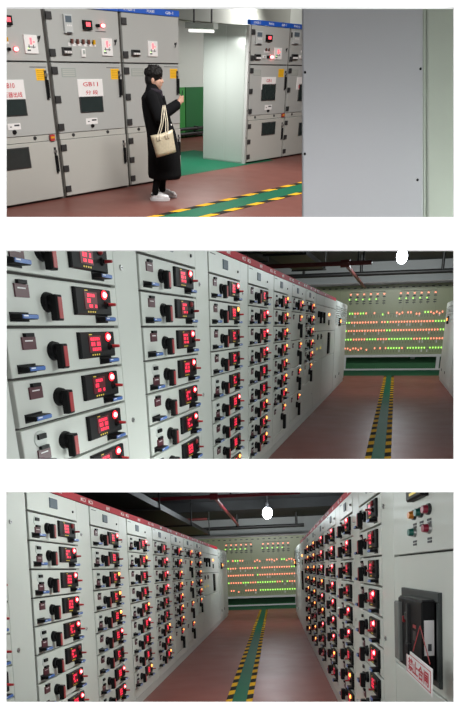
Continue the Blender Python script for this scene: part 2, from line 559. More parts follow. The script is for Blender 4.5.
def incoming_cabinet(room, m, P, num, label, group, long_handle):
    cab = put('incoming_cabinet', None, room, None, m)
    tag(cab, label, 'cabinet', group)
    put('carcass', MB().box(0.003, P-0.003, 0.016, 0.8, 0.0, H_TOP, mcc_side, gap_dark), room, cab)
    put('plinth', MB().box(0.004, P-0.004, -0.010, 0.016, 0.0, 0.1, mcc_side), room, cab)
    s = put('name_strip', MB().box(0.004, P-0.004, -0.006, 0.05, H_TOP+0.002, H_TOP+0.064, red_strip), room, cab)
    put('lettering', text_mesh('MCC%d' % num, white_paint, 0.2, 0.032), room, s, T((0.3, -0.006, H_TOP+0.034)))
    doors = [(0.108, 0.98), (0.99, 1.52), (1.53, 2.0), (2.01, 2.19)]
    ds = [put('door', MB().cbox(0.012, P-0.012, -0.014, 0.018, z0, z1, mcc_white, 0.003), room, cab) for z0, z1 in doors]
    def lever():
        b = MB()
        b.cbox(-0.09, 0.07, -0.05, -0.014, -0.05, 0.06, black, 0.006)
        return b.cbox(0.0, 0.07, -0.09, -0.045, -0.16, 0.05, black, 0.006)
    if not long_handle:
        for xx in (0.45, 1.1):
            put('lever_handle', cached(('lever_handle', 'inc'), lever), room, ds[2], T((xx*P/1.48, 0, 1.83)))
            put('meter', cached(('meter', 'inc'), lambda: MB().cbox(-0.07, 0.07, -0.03, -0.014, -0.05, 0.05, black, 0.005)), room, ds[1], T((xx*P/1.48, 0, 1.42)))
            put('indicator_lamp', cached(('indicator_lamp', 'inc'), lambda: MB().ball((0,-0.02,0), 0.03, 0.014, 0.02, led_dim)), room, ds[1], T((xx*P/1.48+0.13, 0, 1.42)))
            put('warning_sticker', cached(('warning_sticker',), lambda: MB().box(-0.12, 0.12, -0.0155, -0.014, -0.025, 0.025, mark_yellow)), room, ds[1], T((xx*P/1.48, 0, 1.2)))
    else:
        put('lever_handle', cached(('lever_handle', 'long'), lambda: MB().cbox(-0.16, 0.16, -0.05, -0.014, -0.32, 0.14, black, 0.01)), room, ds[1], T((P*0.42, 0, 1.35)))
        put('indicator_lamp', cached(('indicator_lamp', 'io'), lambda: MB().ball((0,-0.02,0), 0.07, 0.02, 0.03, led_orange)), room, ds[2], T((P*0.4, 0, 1.86)))
        put('meter', cached(('meter', 'i2'), lambda: MB().cbox(-0.10, 0.10, -0.03, -0.014, -0.06, 0.05, black, 0.005)), room, ds[2], T((P*0.4, 0, 1.70)))
    return cab

def louvred_cabinet(room, m, P, label, group):
    cab = put('louvred_cabinet', None, room, None, m)
    tag(cab, label, 'cabinet', group)
    put('carcass', MB().box(0.003, P-0.003, 0.0, 0.8, 0.0, H_TOP+0.02, mcc_side), room, cab)
    n = 3
    for i in range(n):
        x0, x1 = P*i/n+0.01, P*(i+1)/n-0.01
        d = put('door', MB().cbox(x0, x1, -0.02, 0.0, 0.1, H_TOP, mcc_white, 0.004), room, cab)
        lv = MB()
        for j in range(9):
            z = 2.10-0.05*j
            lv.faces([(x0+0.1,-0.021,z),(x1-0.1,-0.021,z),(x1-0.1,-0.040,z-0.022),(x0+0.1,-0.040,z-0.022),(x0+0.1,-0.021,z-0.026),(x1-0.1,-0.021,z-0.026)],
                     [(0,1,2,3),(3,2,5,4),(0,3,4),(1,5,2)], mcc_side)
        put('louvre', lv, room, d)
    lp = put('control_plate', cached(('control_plate',), lambda: MB().cbox(-0.2, 0.2, -0.06, -0.02, -0.1, 0.1, black, 0.01).ball((0.05,-0.06,0.02), 0.08, 0.02, 0.04, led_orange)), room, cab, T((P*0.28, 0, 1.72)))
    put('vent_hole', cached(('vent_hole',), lambda: MB().cyl((0,-0.02,0),(0,-1,0),0.04,0.04,0.006,black,12,2.0)), room, cab, T((P*0.2, 0, 0.35)))
    put('vent_hole', cached(('vent_hole',), None), room, cab, T((P*0.5, 0, 0.35)))
    return cab

def build_mcc(room, left_x, ys, y_end, dwf, states, right, walk, nm, loc_txt):
    fl = slab(room, 'floor', -9, 6, 1.5, 24.3, -0.06, 0.0, floor_red, f'glossy red-brown epoxy floor of the {nm}', 'floor')
    put('green_border', MB().box(-9, 6, 24.3, 29, -0.06, 0.001, green_floor), room, fl)
    put('walkway', MB().box(walk[0], walk[1], 1.5, 24.31, 0.0005, 0.003, green_floor), room, fl)
    tw = walk[2]
    hazard(room, fl, 'hazard_tape', walk[0]-tw, walk[0], 1.5, 24.2, walk[3])
    hazard(room, fl, 'hazard_tape', walk[1], walk[1]+tw, 1.5, 24.2, walk[3])
    kinds = ['std']*5 + ['tall_bottom', 'large', 'mixed']
    kinds = kinds[8-(len(ys)-3):]
    n = len(ys)
    ends = ys[1:] + [y_end]
    ordinals = ['', 'first', 'second', 'third', 'fourth', 'fifth', 'sixth', 'seventh', 'eighth', 'ninth', 'tenth', 'eleventh']
    for i, (y0, y1) in enumerate(zip(ys, ends)):
        P = y1 - y0
        m = face_left(-left_x, y0)
        if i < n-3:
            from_end = n-3-i
            what = {'std': 'nine drawers', 'tall_bottom': 'tall bottom drawer', 'large': 'four lever drawers', 'mixed': 'lower blank door'}[kinds[i]]
            lab = f'cabinet with {what}, {ordinals[from_end]} before the lever cabinet {loc_txt}'
            drawer_cabinet(room, m, P, dwf, states[i], i+2, lab, f'drawer cabinets {loc_txt}', kinds[i])
        elif i == n-3:
            incoming_cabinet(room, m, P, i+2, f'off-white cabinet with two black lever handles {loc_txt}', None, False)
        elif i == n-2:
            incoming_cabinet(room, m, P, i+2, f'off-white cabinet with long dark handle and orange lamp {loc_txt}', None, True)
        else:
            louvred_cabinet(room, m, P, f'wide off-white louvred cabinet closing the row {loc_txt}', None)
    return fl

def end_wall(room, x0, x1, ybw, zb, zt, ceil_z, nm):
    slab(room, 'wall_end', -9, 6, ybw, ybw+0.2, -0.06, ceil_z+0.6, upper_wall, f'grey painted end wall of the {nm}', 'wall')
    slab(room, 'baseboard_end', -9, 6, ybw-0.02, ybw-0.001, 0.001, zb+0.4, green_wall2, f'green painted lower band of the end wall in the {nm}', 'dado')
    slab(room, 'ceiling', -9, 6, 6.0, ybw, ceil_z, ceil_z+0.2, ceil_dark, f'dark painted ceiling of the {nm}', 'ceiling')
    b = put('mimic_board', None, room, None, T((0, ybw-0.42, 0)))
    tag(b, f'olive mimic panel with red and green lights ending the {nm}', 'panel')
    put('board_panel', MB().cbox(x0, x1, 0.0, 0.30, zb, zt, board_mat, 0.01), room, b)
    put('lower_rail', MB().box(x0, x1, -0.05, 0.30, zb-0.09, zb-0.002, white_plate), room, b)
    put('top_rail', MB().box(x0, x1, -0.06, 0.32, zt+0.002, zt+0.10, white_plate), room, b)
    put('bottom_rail', MB().box(x0, x1, -0.05, 0.05, 0.004, 0.06, white_plate), room, b)
    for xx in (walk_l[nm], walk_r[nm]):
        put('leg', MB().box(xx-0.06, xx+0.06, -0.04, 0.06, 0.06, zb-0.09, white_plate), room, b)
    sock = put('socket_box', MB().cbox(-0.09, 0.09, -0.03, 0.0, -0.06, 0.06, white_plate, 0.01), room, b, T((0.75, 0.36, 0.45)))
    hh = zt - zb
    rows = [(0.605, 1), (0.475, 2), (0.355, 3), (0.228, 4), (0.095, 5)]
    rr = random.Random(11)
    lab = MB(); ink = MB()
    for fr, k in rows:
        z = zb + hh*fr
        red, green = MB(), MB()
        x = x0 + 0.15
        run = 'r'
        while x < x1 - 0.15:
            t = (x - walk_l[nm]) / (walk_r[nm] - walk_l[nm])
            spans = {1: ((-9, 0.08), (0.12, 0.2), (0.36, 0.40), (0.78, 0.86)), 2: ((-0.01, 0.05), (0.41, 0.46), (0.93, 2)), 3: ((-0.02, 0.02), (0.42, 0.47), (0.98, 9)),
                     4: ((-9, 0.06), (0.22, 0.34), (0.45, 0.72), (0.80, 0.90)), 5: ((0.46, 0.60), (0.63, 9))}[k]
            run = 'g' if any(a <= t <= b for a, b in spans) else 'r'
            skip = {1: 0.35 if 0.22 < t < 0.8 else 0.1, 2: 0.03, 3: 0.03, 4: 0.08, 5: 0.45 if t < 0.45 else 0.12}[k]
            if rr.random() > skip:
                dz = rr.choice((0, 0, -0.05)) if (k == 1 and t > 0.35) or (k == 5 and t < 0.4) else 0
                (green if run == 'g' else red).box(x-0.017, x+0.017, -0.02, 0.0, z+dz-0.026, z+dz+0.026, led_g if run == 'g' else led_r)
            ink.box(x-0.004, x+0.004, -0.006, 0.0, z-0.16, z-0.05, dark_ink)
            if rr.random() < 0.09:
                lab.box(x-0.02, x+0.02, -0.012, 0.0, z-0.15, z-0.06, white_plate)
            x += 0.105
        ink.box(x0+0.1, x1-0.1, -0.006, 0.0, z-0.026, z-0.022, dark_ink)
        tag(put('red_indicator', red, room, b), kind='stuff')
        if green.v: tag(put('green_indicator', green, room, b), kind='stuff')
    # the diagram above: symbols, lamps and bus lines
    red, green = MB(), MB()
    wv = walk_r[nm] - walk_l[nm]
    for base in (0.03, 0.55):
        xb = walk_l[nm] + wv*base
        ink.box(xb, xb+wv*0.36, -0.006, 0, zb+hh*0.905, zb+hh*0.91, dark_ink)
        for i in range(6):
            xx = xb + wv*0.07*i
            red.box(xx-0.025, xx+0.025, -0.02, 0, zb+hh*0.868, zb+hh*0.882, led_r)
            if i < 5:
                green.box(xx-0.06, xx-0.02, -0.02, 0, zb+hh*0.798, zb+hh*0.810, led_g)
            ink.box(xx-0.004, xx+0.004, -0.006, 0, zb+hh*0.72, zb+hh*0.905, dark_ink)
            for dz in (0.74, 0.77, 0.83):
                ink.box(xx-0.05, xx+0.06, -0.006, 0, zb+hh*dz, zb+hh*(dz+0.012), dark_ink)
    x = x0 + 0.2
    while x < x1:
        ink.box(x-0.05, x+0.05, -0.006, 0, zb+hh*0.955, zb+hh*0.968, dark_ink)
        x += 0.24
    tag(put('red_indicator', red, room, b), kind='stuff')
    tag(put('green_indicator', green, room, b), kind='stuff')
    tag(put('white_tag', lab, room, b), kind='stuff')
    tag(put('diagram_line', ink, room, b), kind='stuff')
    # seams of the board
    x = x0 + 0.6
    while x < x1:
        put('seam', MB().box(x-0.006, x+0.006, -0.003, 0.0, zb, zt, board_seam), room, b)
        x += 1.2
board_seam = mat('board_seam', (0.30, 0.31, 0.20), 0.5)
walk_l, walk_r = {}, {}

def pipe(room, name, pts, r, material, label, cat, n=10):
    return tag(put(name, MB().tube(pts, r, material, n), room), label, cat)

def bulb(room, u, v, Y, cord_top, nm):
    p = room.on(u, v, 1, Y)
    t = put('hanging_bulb', None, room, None, T(p))
    tag(t, f'bare glowing bulb hanging on a cord in the {nm}', 'lamp')
    put('bulb', MB().ball((0,0,0), 0.14, 0.14, 0.17, bulb_mat, 14, 10), room, t)
    put('socket', MB().cyl((0,0,0.15), (0,0,1), 0.06, 0.05, 0.14, black_soft, 12), room, t)
    put('cord', MB().cyl((0,0,0.25), (0,0,1), 0.012, 0.012, cord_top - p.z - 0.25, black_soft, 6), room, t)
    l = bpy.data.lights.new('hanging_bulb_light', 'POINT')
    l.energy = 150
    l.shadow_soft_size = 0.2
    l.color = (0.88, 0.96, 1.0)
    lo = bpy.data.objects.new('hanging_bulb_light', l)
    COL.objects.link(lo)
    lo.matrix_world = room.M @ T(p + Vector((0, -0.32, -0.1)))
    return p

# ---- the aisle seen with one drawer row
S2 = ['rrrr.rrrr', '.rrrrr.rr', 'r.rrrr.rr', 'ro..dr..o'.replace('d', '.'), '.rrr..ooo', 'ooooooooo', 'ooooo', 'ooooooo']
NM2, NM3 = 'single-row aisle', 'double-row aisle'
walk_l[NM2], walk_r[NM2] = -1.9, 1.7
walk_l[NM3], walk_r[NM3] = -2.15, 0.9
build_mcc(R2, 1.5426, [0.87, 2.44, 4.0, 5.6, 7.15, 8.71, 10.27, 11.85, 13.42, 14.9, 17.9], 21.9, 0.755, S2, None,
          (-0.17, 0.0, 0.085, 0.62), NM2, 'in the single-row aisle')
end_wall(R2, -5.2, 4.6, 27.8, R2.on(390, 354.5, 1, 27.38).z, R2.on(390, 284.5, 1, 27.38).z, R2.on(390, 261, 1, 27.8).z, NM2)
for k, (y0, y1) in enumerate(((18.0, 22.4), (15.2, 17.98), (12.2, 15.18))):
    m = face_right(1.50, y1)
    if k == 0:
        louvred_cabinet(R2, m, y1-y0, 'off-white louvred cabinet standing across the green walkway from the single drawer row', None)
    else:
        incoming_cabinet(R2, m, y1-y0, 3-k, ('off-white cabinet with long dark handle facing the single drawer row', 'off-white lever cabinet facing the single drawer row')[k-1], None, k == 1)
bulb(R2, 402, 256.5, 19.0, R2.on(390, 261, 1, 27.8).z, NM2)

# ---- the aisle between two drawer rows
S3 = ['r.rrrrrrr', '.rrrr.rrr', 'r.ooor.rr', 'ro..or..o', '.rrr..ooo', 'ooooooooo', 'ooooo', 'ooooooo']
build_mcc(R3, 1.6775, [2.68, 4.13, 5.58, 7.0, 8.48, 10.0, 11.4, 12.9, 14.26, 15.7, 18.3], 21.5, 0.73, S3, None,
          (-0.56, -0.39, 0.075, 0.55), NM3, 'in the row facing the sign')
end_wall(R3, -5.2, 3.6, 27.2, R3.on(262, 595.5, 1, 26.78).z, R3.on(262, 536.5, 1, 26.78).z, R3.on(262, 518, 1, 27.2).z, NM3)
bulb(R3, 267.4, 513, 18.0, R3.on(262, 518, 1, 27.2).z, NM3)
SR = ['...rrr..r', 'rr..rr.oo', 'rrrrrrro.', 'rrroror..', 'oooooo.oo', 'oooooo.oo']
ysr = [3.62, 5.05, 6.5, 8.05, 9.75, 11.5, 13.5]
ords = ['first', 'second', 'third', 'fourth', 'fifth', 'sixth']
for i in range(6):
    P = ysr[i+1]-ysr[i]
    drawer_cabinet(R3, face_right(0.6938, ysr[i+1]), P, 0.70, SR[i], 20-i, f'cabinet with nine drawers, {ords[i]} along from the circuit breaker cabinet', 'drawer cabinets next to the breaker cabinet')
incoming_cabinet(R3, face_right(0.6938, 16.5), 3.0, 13, 'off-white cabinet with a long dark handle beyond the drawers of the breaker row', None, True)
louvred_cabinet(R3, face_right(0.6938, 21.0), 4.48, 'wide louvred cabinet ending the breaker row by the end wall', None)
# ------------------------------------------------------------------ unseen outer shell added to keep the daylight out of the rooms
def shell_side(sgn):
    vs = []
    for y in (2.012, 32.0):
        for dx in (0.0, 0.2):
            for v in (-330, 790):
                vs.append((sgn*(0.62*y+1.2+dx), y, (PY-v)/F*y))
    fs = [(0,1,3,2),(4,6,7,5),(0,2,6,4),(1,5,7,3),(0,4,5,1),(2,3,7,6)]
    b = MB(); b.faces(vs, fs, slab_grey); return b
tag(put('light_block_left', shell_side(-1), Plain), 'unseen dark grey sheet added to block daylight left of the rooms', 'wall', kind='structure')
tag(put('light_block_right', shell_side(1), Plain), 'unseen dark grey sheet added to block daylight right of the rooms', 'wall', kind='structure')
tag(put('light_block_slab', wedge(-330, -326), Plain), 'unseen dark slab added to block daylight above the upper hall', 'slab', kind='structure')
tag(put('light_block_base', wedge(786, 790), Plain), 'unseen dark slab added to block daylight under the lowest aisle', 'slab', kind='structure')
tag(put('light_block_back', MB().box(-22, 22, 32.0, 32.2, -10, 50, slab_grey), Plain), 'unseen dark grey sheet added to block daylight behind the end walls', 'wall', kind='structure')

# ------------------------------------------------------------------ pipes, trays and beams under the two dark ceilings
def ceiling_gear(room, ceil_z, black_px, hang, red_px, redY, long_px, nm, pm=None, zt=3.3):
    pm = pm or pipe_red
    a, b = room.on(*black_px[0], 1, 25.0), room.on(*black_px[1], 1, 25.0)
    z = (a.z + b.z) / 2
    t = put('black_pipe', None, room, None, T((0, 25.0, z)))
    tag(t, f'thin black pipe on hangers crossing below the ceiling of the {nm}', 'pipe')
    put('pipe_run', MB().tube([(a.x, 0, 0), (b.x, 0, 0)], 0.07, pipe_black), room, t)
    for u, v in hang:
        x = room.on(u, v, 1, 25.0).x
        put('hanger', MB().cyl((x, 0, 0.0), (0, 0, 1), 0.05, 0.05, ceil_z-z+0.01, pipe_black, 8), room, t)
    a, b = room.on(*red_px[0], 1, redY), room.on(*red_px[1], 1, redY)
    z = (a.z + b.z) / 2
    t = put('red_pipe', None, room, None, T((0, redY, z)))
    tag(t, f'red sprinkler pipe with a branch under the ceiling of the {nm}', 'pipe')
    put('pipe_run', MB().tube([(a.x, 0, 0), (b.x, 0, 0)], 0.045, pm), room, t)
    j = room.on(*long_px, 1, redY)
    put('branch_pipe', MB().tube([(j.x, 0, 0.0), (j.x, 9.9, 0.0)], 0.045, pm), room, t)
    put('fitting', MB().cyl((j.x-0.1, 0, 0), (1, 0, 0), 0.08, 0.08, 0.2, pm, 12), room, t)
    for x in (a.x+0.3, j.x+0.4, b.x-0.3):
        put('hanger', MB().cyl((x, 0, 0), (0, 0, 1), 0.02, 0.02, ceil_z-z+0.01, pipe_black, 6), room, t)
    for i, (x0, x1, z0, z1) in enumerate(((-3.4, -2.4, zt, zt+0.12), (-5.4, -4.3, 3.6, 3.74))):  # dark trays added to darken the space above the row
        t = put('darkening_tray', None, room, None, T((0, 0, 0)))
        tag(t, f'{("lower", "higher")[i]} dark cable tray added to darken the space above the drawer row in the {nm}', 'cable tray')
        tray = MB().box(x0, x1, 6.0, 23.5, z0, z0+0.02, pipe_black)
        tray.box(x0, x0+0.03, 6.0, 23.5, z0+0.02, z1, pipe_black).box(x1-0.03, x1, 6.0, 23.5, z0+0.02, z1, pipe_black)
        put('trough', tray, room, t)
        for y in (9.0, 13.0, 18.0, 23.0):
            for x in (x0-0.03, x1+0.03):
                put('hanger', MB().cyl((x, y, z0-0.03), (0, 0, 1), 0.02, 0.02, ceil_z-z0+0.04, pipe_black, 6), room, t)
            put('bracket', MB().box(x0-0.06, x1+0.06, y-0.03, y+0.03, z0-0.04, z0-0.002, pipe_black), room, t)
    for y in (14.0, 20.0):
        slab(room, 'trim_beam', -9, 6, y, y+0.35, ceil_z-0.3, ceil_z-0.001, ceil_dark, f'dark ceiling beam in the {nm}', 'beam')

ceiling_gear(R2, R2.on(390, 261, 1, 27.8).z, ((285, 282), (456, 264.7)), ((303.6, 279), (361, 274), (443, 266)), ((235, 271), (372, 259.3)), 16.2, (346, 249), NM2, pipe_dull)
ceiling_gear(R3, R3.on(262, 518, 1, 27.2).z, ((165, 531.5), (304, 524.3)), ((237, 527), (296.4, 524)), ((100, 504.5), (300, 490)), 15.0, (214, 497), NM3, None, 2.92)
pipe(R3, 'red_pipe', [R3.on(140, 522, 1, 22.5), R3.on(207, 519, 1, 22.5)], 0.05, pipe_dull, 'short dull red pipe behind the branch in the ' + NM3, 'pipe')

# ------------------------------------------------------------------ breaker cabinet with the hanging sign
def breaker_cabinet(room):
    P = 1.42
    y0 = 3.62 - 0.003
    cab = put('breaker_cabinet', None, room, None, face_right(0.6938, y0))
    tag(cab, 'off-white cabinet with a black drawn-out circuit breaker and coloured push buttons', 'cabinet')
    put('carcass', MB().box(0.003, P, 0.016, 0.8, 0.0, H_TOP, mcc_side, gap_dark), room, cab)
    put('plinth', MB().box(0.004, P, -0.010, 0.016, 0.0, 0.1, mcc_side), room, cab)
    put('name_strip', MB().box(0.004, P, -0.006, 0.05, H_TOP+0.002, H_TOP+0.064, red_strip), room, cab)
    up = put('upper_door', MB().cbox(0.010, P, -0.014, 0.018, 1.612, 2.19, mcc_white, 0.003), room, cab)
    md = put('breaker_door', MB().cbox(0.010, P, -0.014, 0.018, 1.002, 1.603, mcc_white, 0.003), room, cab)
    put('lower_door', MB().cbox(0.010, P, -0.014, 0.018, 0.105, 0.993, mcc_white, 0.003), room, cab)
    X = lambda y: y0 - y
    orange = mat('orange_lens', (0.75, 0.26, 0.03), 0.3)
    teal = mat('green_lens', (0.012, 0.14, 0.11), 0.3)
    crimson = mat('crimson_lens', (0.32, 0.02, 0.05), 0.3)
    def button(lens, ring, r=0.022):
        b = MB()
        b.cyl((0,-0.014,0), (0,-1,0), r*1.15, r*1.1, 0.012, ring, 14, 1.7)
        b.cyl((0,-0.026,0), (0,-1,0), r*0.9, r*0.75, 0.020, lens, 14, 1.7)
        return b
    for u, v, lens, ring in ((417.9, 514.8, orange, dark_steel), (424.8, 512.1, teal, dark_steel), (432.6, 508.9, crimson, dark_steel), (417.9, 532.1, teal, steel), (433.1, 527.9, crimson, steel)):
        p = room.on(u, v, 0, 0.6938)
        bt = put('push_button', button(lens, ring), room, up, T((X(p.y), 0, p.z)))
        plate = MB()
        for dz in (0.0, -0.014):
            plate.box(-0.035, 0.035, -0.0165, -0.014, -0.050+dz, -0.040+dz, dark_ink)
        put('legend_plate', plate, room, bt)
    p = room.on(424, 494, 0, 0.6938)
    mt = MB().cbox(-0.16, 0.14, -0.05, -0.014, -0.02, 0.2, black, 0.008)
    mt.box(-0.08, 0.06, -0.0515, -0.049, 0.0, 0.012, mark_yellow)
    put('panel_meter', mt, room, up, T((X(p.y), 0, p.z)))
    # flange around the breaker
    fx0, fx1, fz0, fz1 = X(3.345), X(2.60), 1.035, 1.437
    frame_m = mat('breaker_flange', (0.035, 0.042, 0.042), 0.5)
    fr = MB()
    fr.cbox(fx0, fx1, -0.030, -0.012, fz1-0.045, fz1, frame_m, 0.004).cbox(fx0, fx1, -0.030, -0.012, fz0, fz0+0.03, frame_m, 0.004)
    fr.cbox(fx0, fx0+0.05, -0.030, -0.012, fz0+0.03, fz1-0.045, frame_m, 0.004).cbox(fx1-0.035, fx1, -0.030, -0.012, fz0+0.03, fz1-0.045, frame_m, 0.004)
    fr.box(fx0+0.05, fx1-0.035, -0.016, -0.012, fz0+0.03, fz1-0.045, black)
    put('flange', fr, room, cab)
    bx0, bx1, bz0, bz1 = X(3.15), X(2.655), 1.07, 1.40
    br = put('circuit_breaker', MB().cbox(bx0, bx1, -0.085, -0.031, bz0, bz1, black, 0.006).box(bx0+0.02, bx1-0.01, -0.080, -0.032, bz1+0.001, bz1+0.006, dark_steel), room, cab)
    cover = mat('smoked_cover', (0.22, 0.23, 0.22), 0.2)
    put('terminal_cover', MB().cbox(bx0-0.005, bx0+0.10, -0.105, -0.086, bz0+0.02, bz1-0.02, cover, 0.006), room, br)
    put('centre_bar', MB().cbox(bx0+0.25, bx0+0.275, -0.100, -0.085, bz0, bz1-0.02, black_soft, 0.003), room, br)
    put('trip_button', MB().cbox(bx0+0.14, bx0+0.165, -0.096, -0.085, 1.285, 1.315, led_dim, 0.003).cbox(bx0+0.17, bx0+0.21, -0.092, -0.085, 1.30, 1.335, black_soft, 0.003), room, br)
    put('rating_label', MB().box(bx0+0.33, bx0+0.39, -0.0865, -0.085, 1.275, 1.29, red_plastic).box(bx0+0.33, bx0+0.39, -0.0865, -0.085, 1.22, 1.262, dark_steel), room, br)
    put('side_label', MB().box(0, 0.0015, -0.075, -0.034, 1.17, 1.32, white_plate), room, br, T((bx1+0.0004, 0, 0)))
    put('side_print', MB().box(0, 0.001, -0.060, -0.045, 1.19, 1.22, dark_ink), room, br, T((bx1+0.002, 0, 0)))
    # the sign that hangs from the breaker
    Xp = 0.545
    c = [room.on(u, v, 0, Xp) for u, v in ((407.8, 650), (434, 669.7), (431.8, 697), (406.7, 670.7))]
    cen = (c[0]+c[1]+c[2]+c[3]) / 4
    w = ((c[0]-c[1]).length + (c[3]-c[2]).length) / 2
    h = ((c[0]-c[3]).length + (c[1]-c[2]).length) / 2
    d = (c[1]-c[0]) + (c[2]-c[3])
    ang = math.atan2(d.z, -d.y)
    m = T((Xp, cen.y, cen.z)) @ Matrix.Rotation(math.radians(-90), 4, 'Z') @ Matrix.Rotation(-ang, 4, 'Y')
    sg = put('warning_sign', None, room, None, m)
    tag(sg, 'white sign with red characters 禁止合闸 hung from the circuit breaker', 'sign')
    put('plate', MB().cbox(-w/2, w/2, -0.004, 0.0, -h/2, h/2, white_plate, 0.002), room, sg)
    put('lettering', text_mesh('禁止合闸', red_ink, w*0.80, h*0.56, 0.0047, 0.03), room, sg)
    e = 0.012
    bo = MB()
    for x0, x1, z0, z1 in ((-w/2+e, w/2-e, h/2-e-0.003, h/2-e), (-w/2+e, w/2-e, -h/2+e, -h/2+e+0.003), (-w/2+e, -w/2+e+0.005, -h/2+e, h/2-e), (w/2-e-0.005, w/2-e, -h/2+e, h/2-e)):
        bo.box(x0, x1, -0.0048, -0.004, z0, z1, red_ink)
    put('border', bo, room, sg)
    inv = m.inverted()
    q = room.on(420, 626, 0, 0.695-0.105)
    pts = [inv @ room.on(430, 664, 0, Xp-0.004), inv @ q, inv @ room.on(413, 651, 0, Xp-0.004)]
    put('string', MB().tube(pts, 0.002, red_plastic, 6), room, sg)
    put('clip', MB().cbox(-w/2+0.02, -w/2+0.07, -0.012, 0.004, h/2-0.015, h/2+0.03, black, 0.002), room, sg)
breaker_cabinet(R3)
# ------------------------------------------------------------------ the upper hall with the tall grey cabinets
XA, XB = -8.716, -8.963
fl1 = slab(R1, 'floor', -16, 3, 1.5, 26, -0.06, 0.0, floor_red1, 'red-brown epoxy floor of the hall with the tall grey cabinets', 'floor')
put('green_patch', MB().box(-11.12, -8.86, 11.3, 15.2, 0.0005, 0.003, green_floor), R1, fl1)
put('walkway', MB().box(-6.72, -6.30, 2.0, 25.0, 0.0005, 0.003, green_floor), R1, fl1)
hazard(R1, fl1, 'hazard_tape', -6.84, -6.72, 2.0, 25.0, 0.66, 0.10)
hazard(R1, fl1, 'hazard_tape', -6.30, -6.18, 2.0, 25.0, 0.66, 0.10)
wall1 = mat('hall_wall_white', (0.55, 0.58, 0.54), 0.7, var=0.04, scale=0.7)
beam1 = mat('hall_beam', (0.26, 0.27, 0.24), 0.7, var=0.05, scale=0.7)
slab(R1, 'wall_hall', -13.4, -13.0, 4.0, 30.0, -0.06, 4.4, wall1, 'off-white wall behind the tall grey cabinets', 'wall')
zd = R1.on(192, 87, 0, -13.0).z
dd = slab(R1, 'baseboard_hall', -12.999, -12.97, 4.0, 17.35, 0.001, zd, green_wall, 'light green dado on the hall wall', 'dado')
slab(R1, 'baseboard_hall', -12.999, -12.95, 17.36, 30.0, 0.001, zd, green_wall2, 'darker green dado on the hall wall beside the conduits', 'dado')
slab(R1, 'ceiling_hall', -16, 3, 1.5, 30, 4.4, 4.6, wall1, 'pale ceiling of the hall', 'ceiling')
zb_ = R1.on(215, 22.5, 0, -11.6).z
slab(R1, 'trim_beam', -12.1, -11.6, 4.0, 20.3, zb_, 4.39, beam1, 'grey green ceiling beam above the passage', 'beam')
for i, v in enumerate((129, 134)):
    a, b = R1.on(180, v, 0, -12.85), R1.on(204, v-1, 0, -12.85)
    z = (a.z+b.z)/2
    t = put('conduit', None, R1, None, T((-12.85, 0, z)))
    tag(t, ('upper', 'lower')[i] + ' dark conduit running along the green dado', 'pipe')
    put('pipe_run', MB().tube([(0, a.y-3, 0), (0, b.y+3, 0)], 0.035, dark_steel), R1, t)
    for y in (a.y-1, a.y+0.8, b.y+1):
        put('clamp', MB().box(-0.12, 0.03, y-0.04, y+0.04, -0.045, 0.045, dark_steel), R1, t)

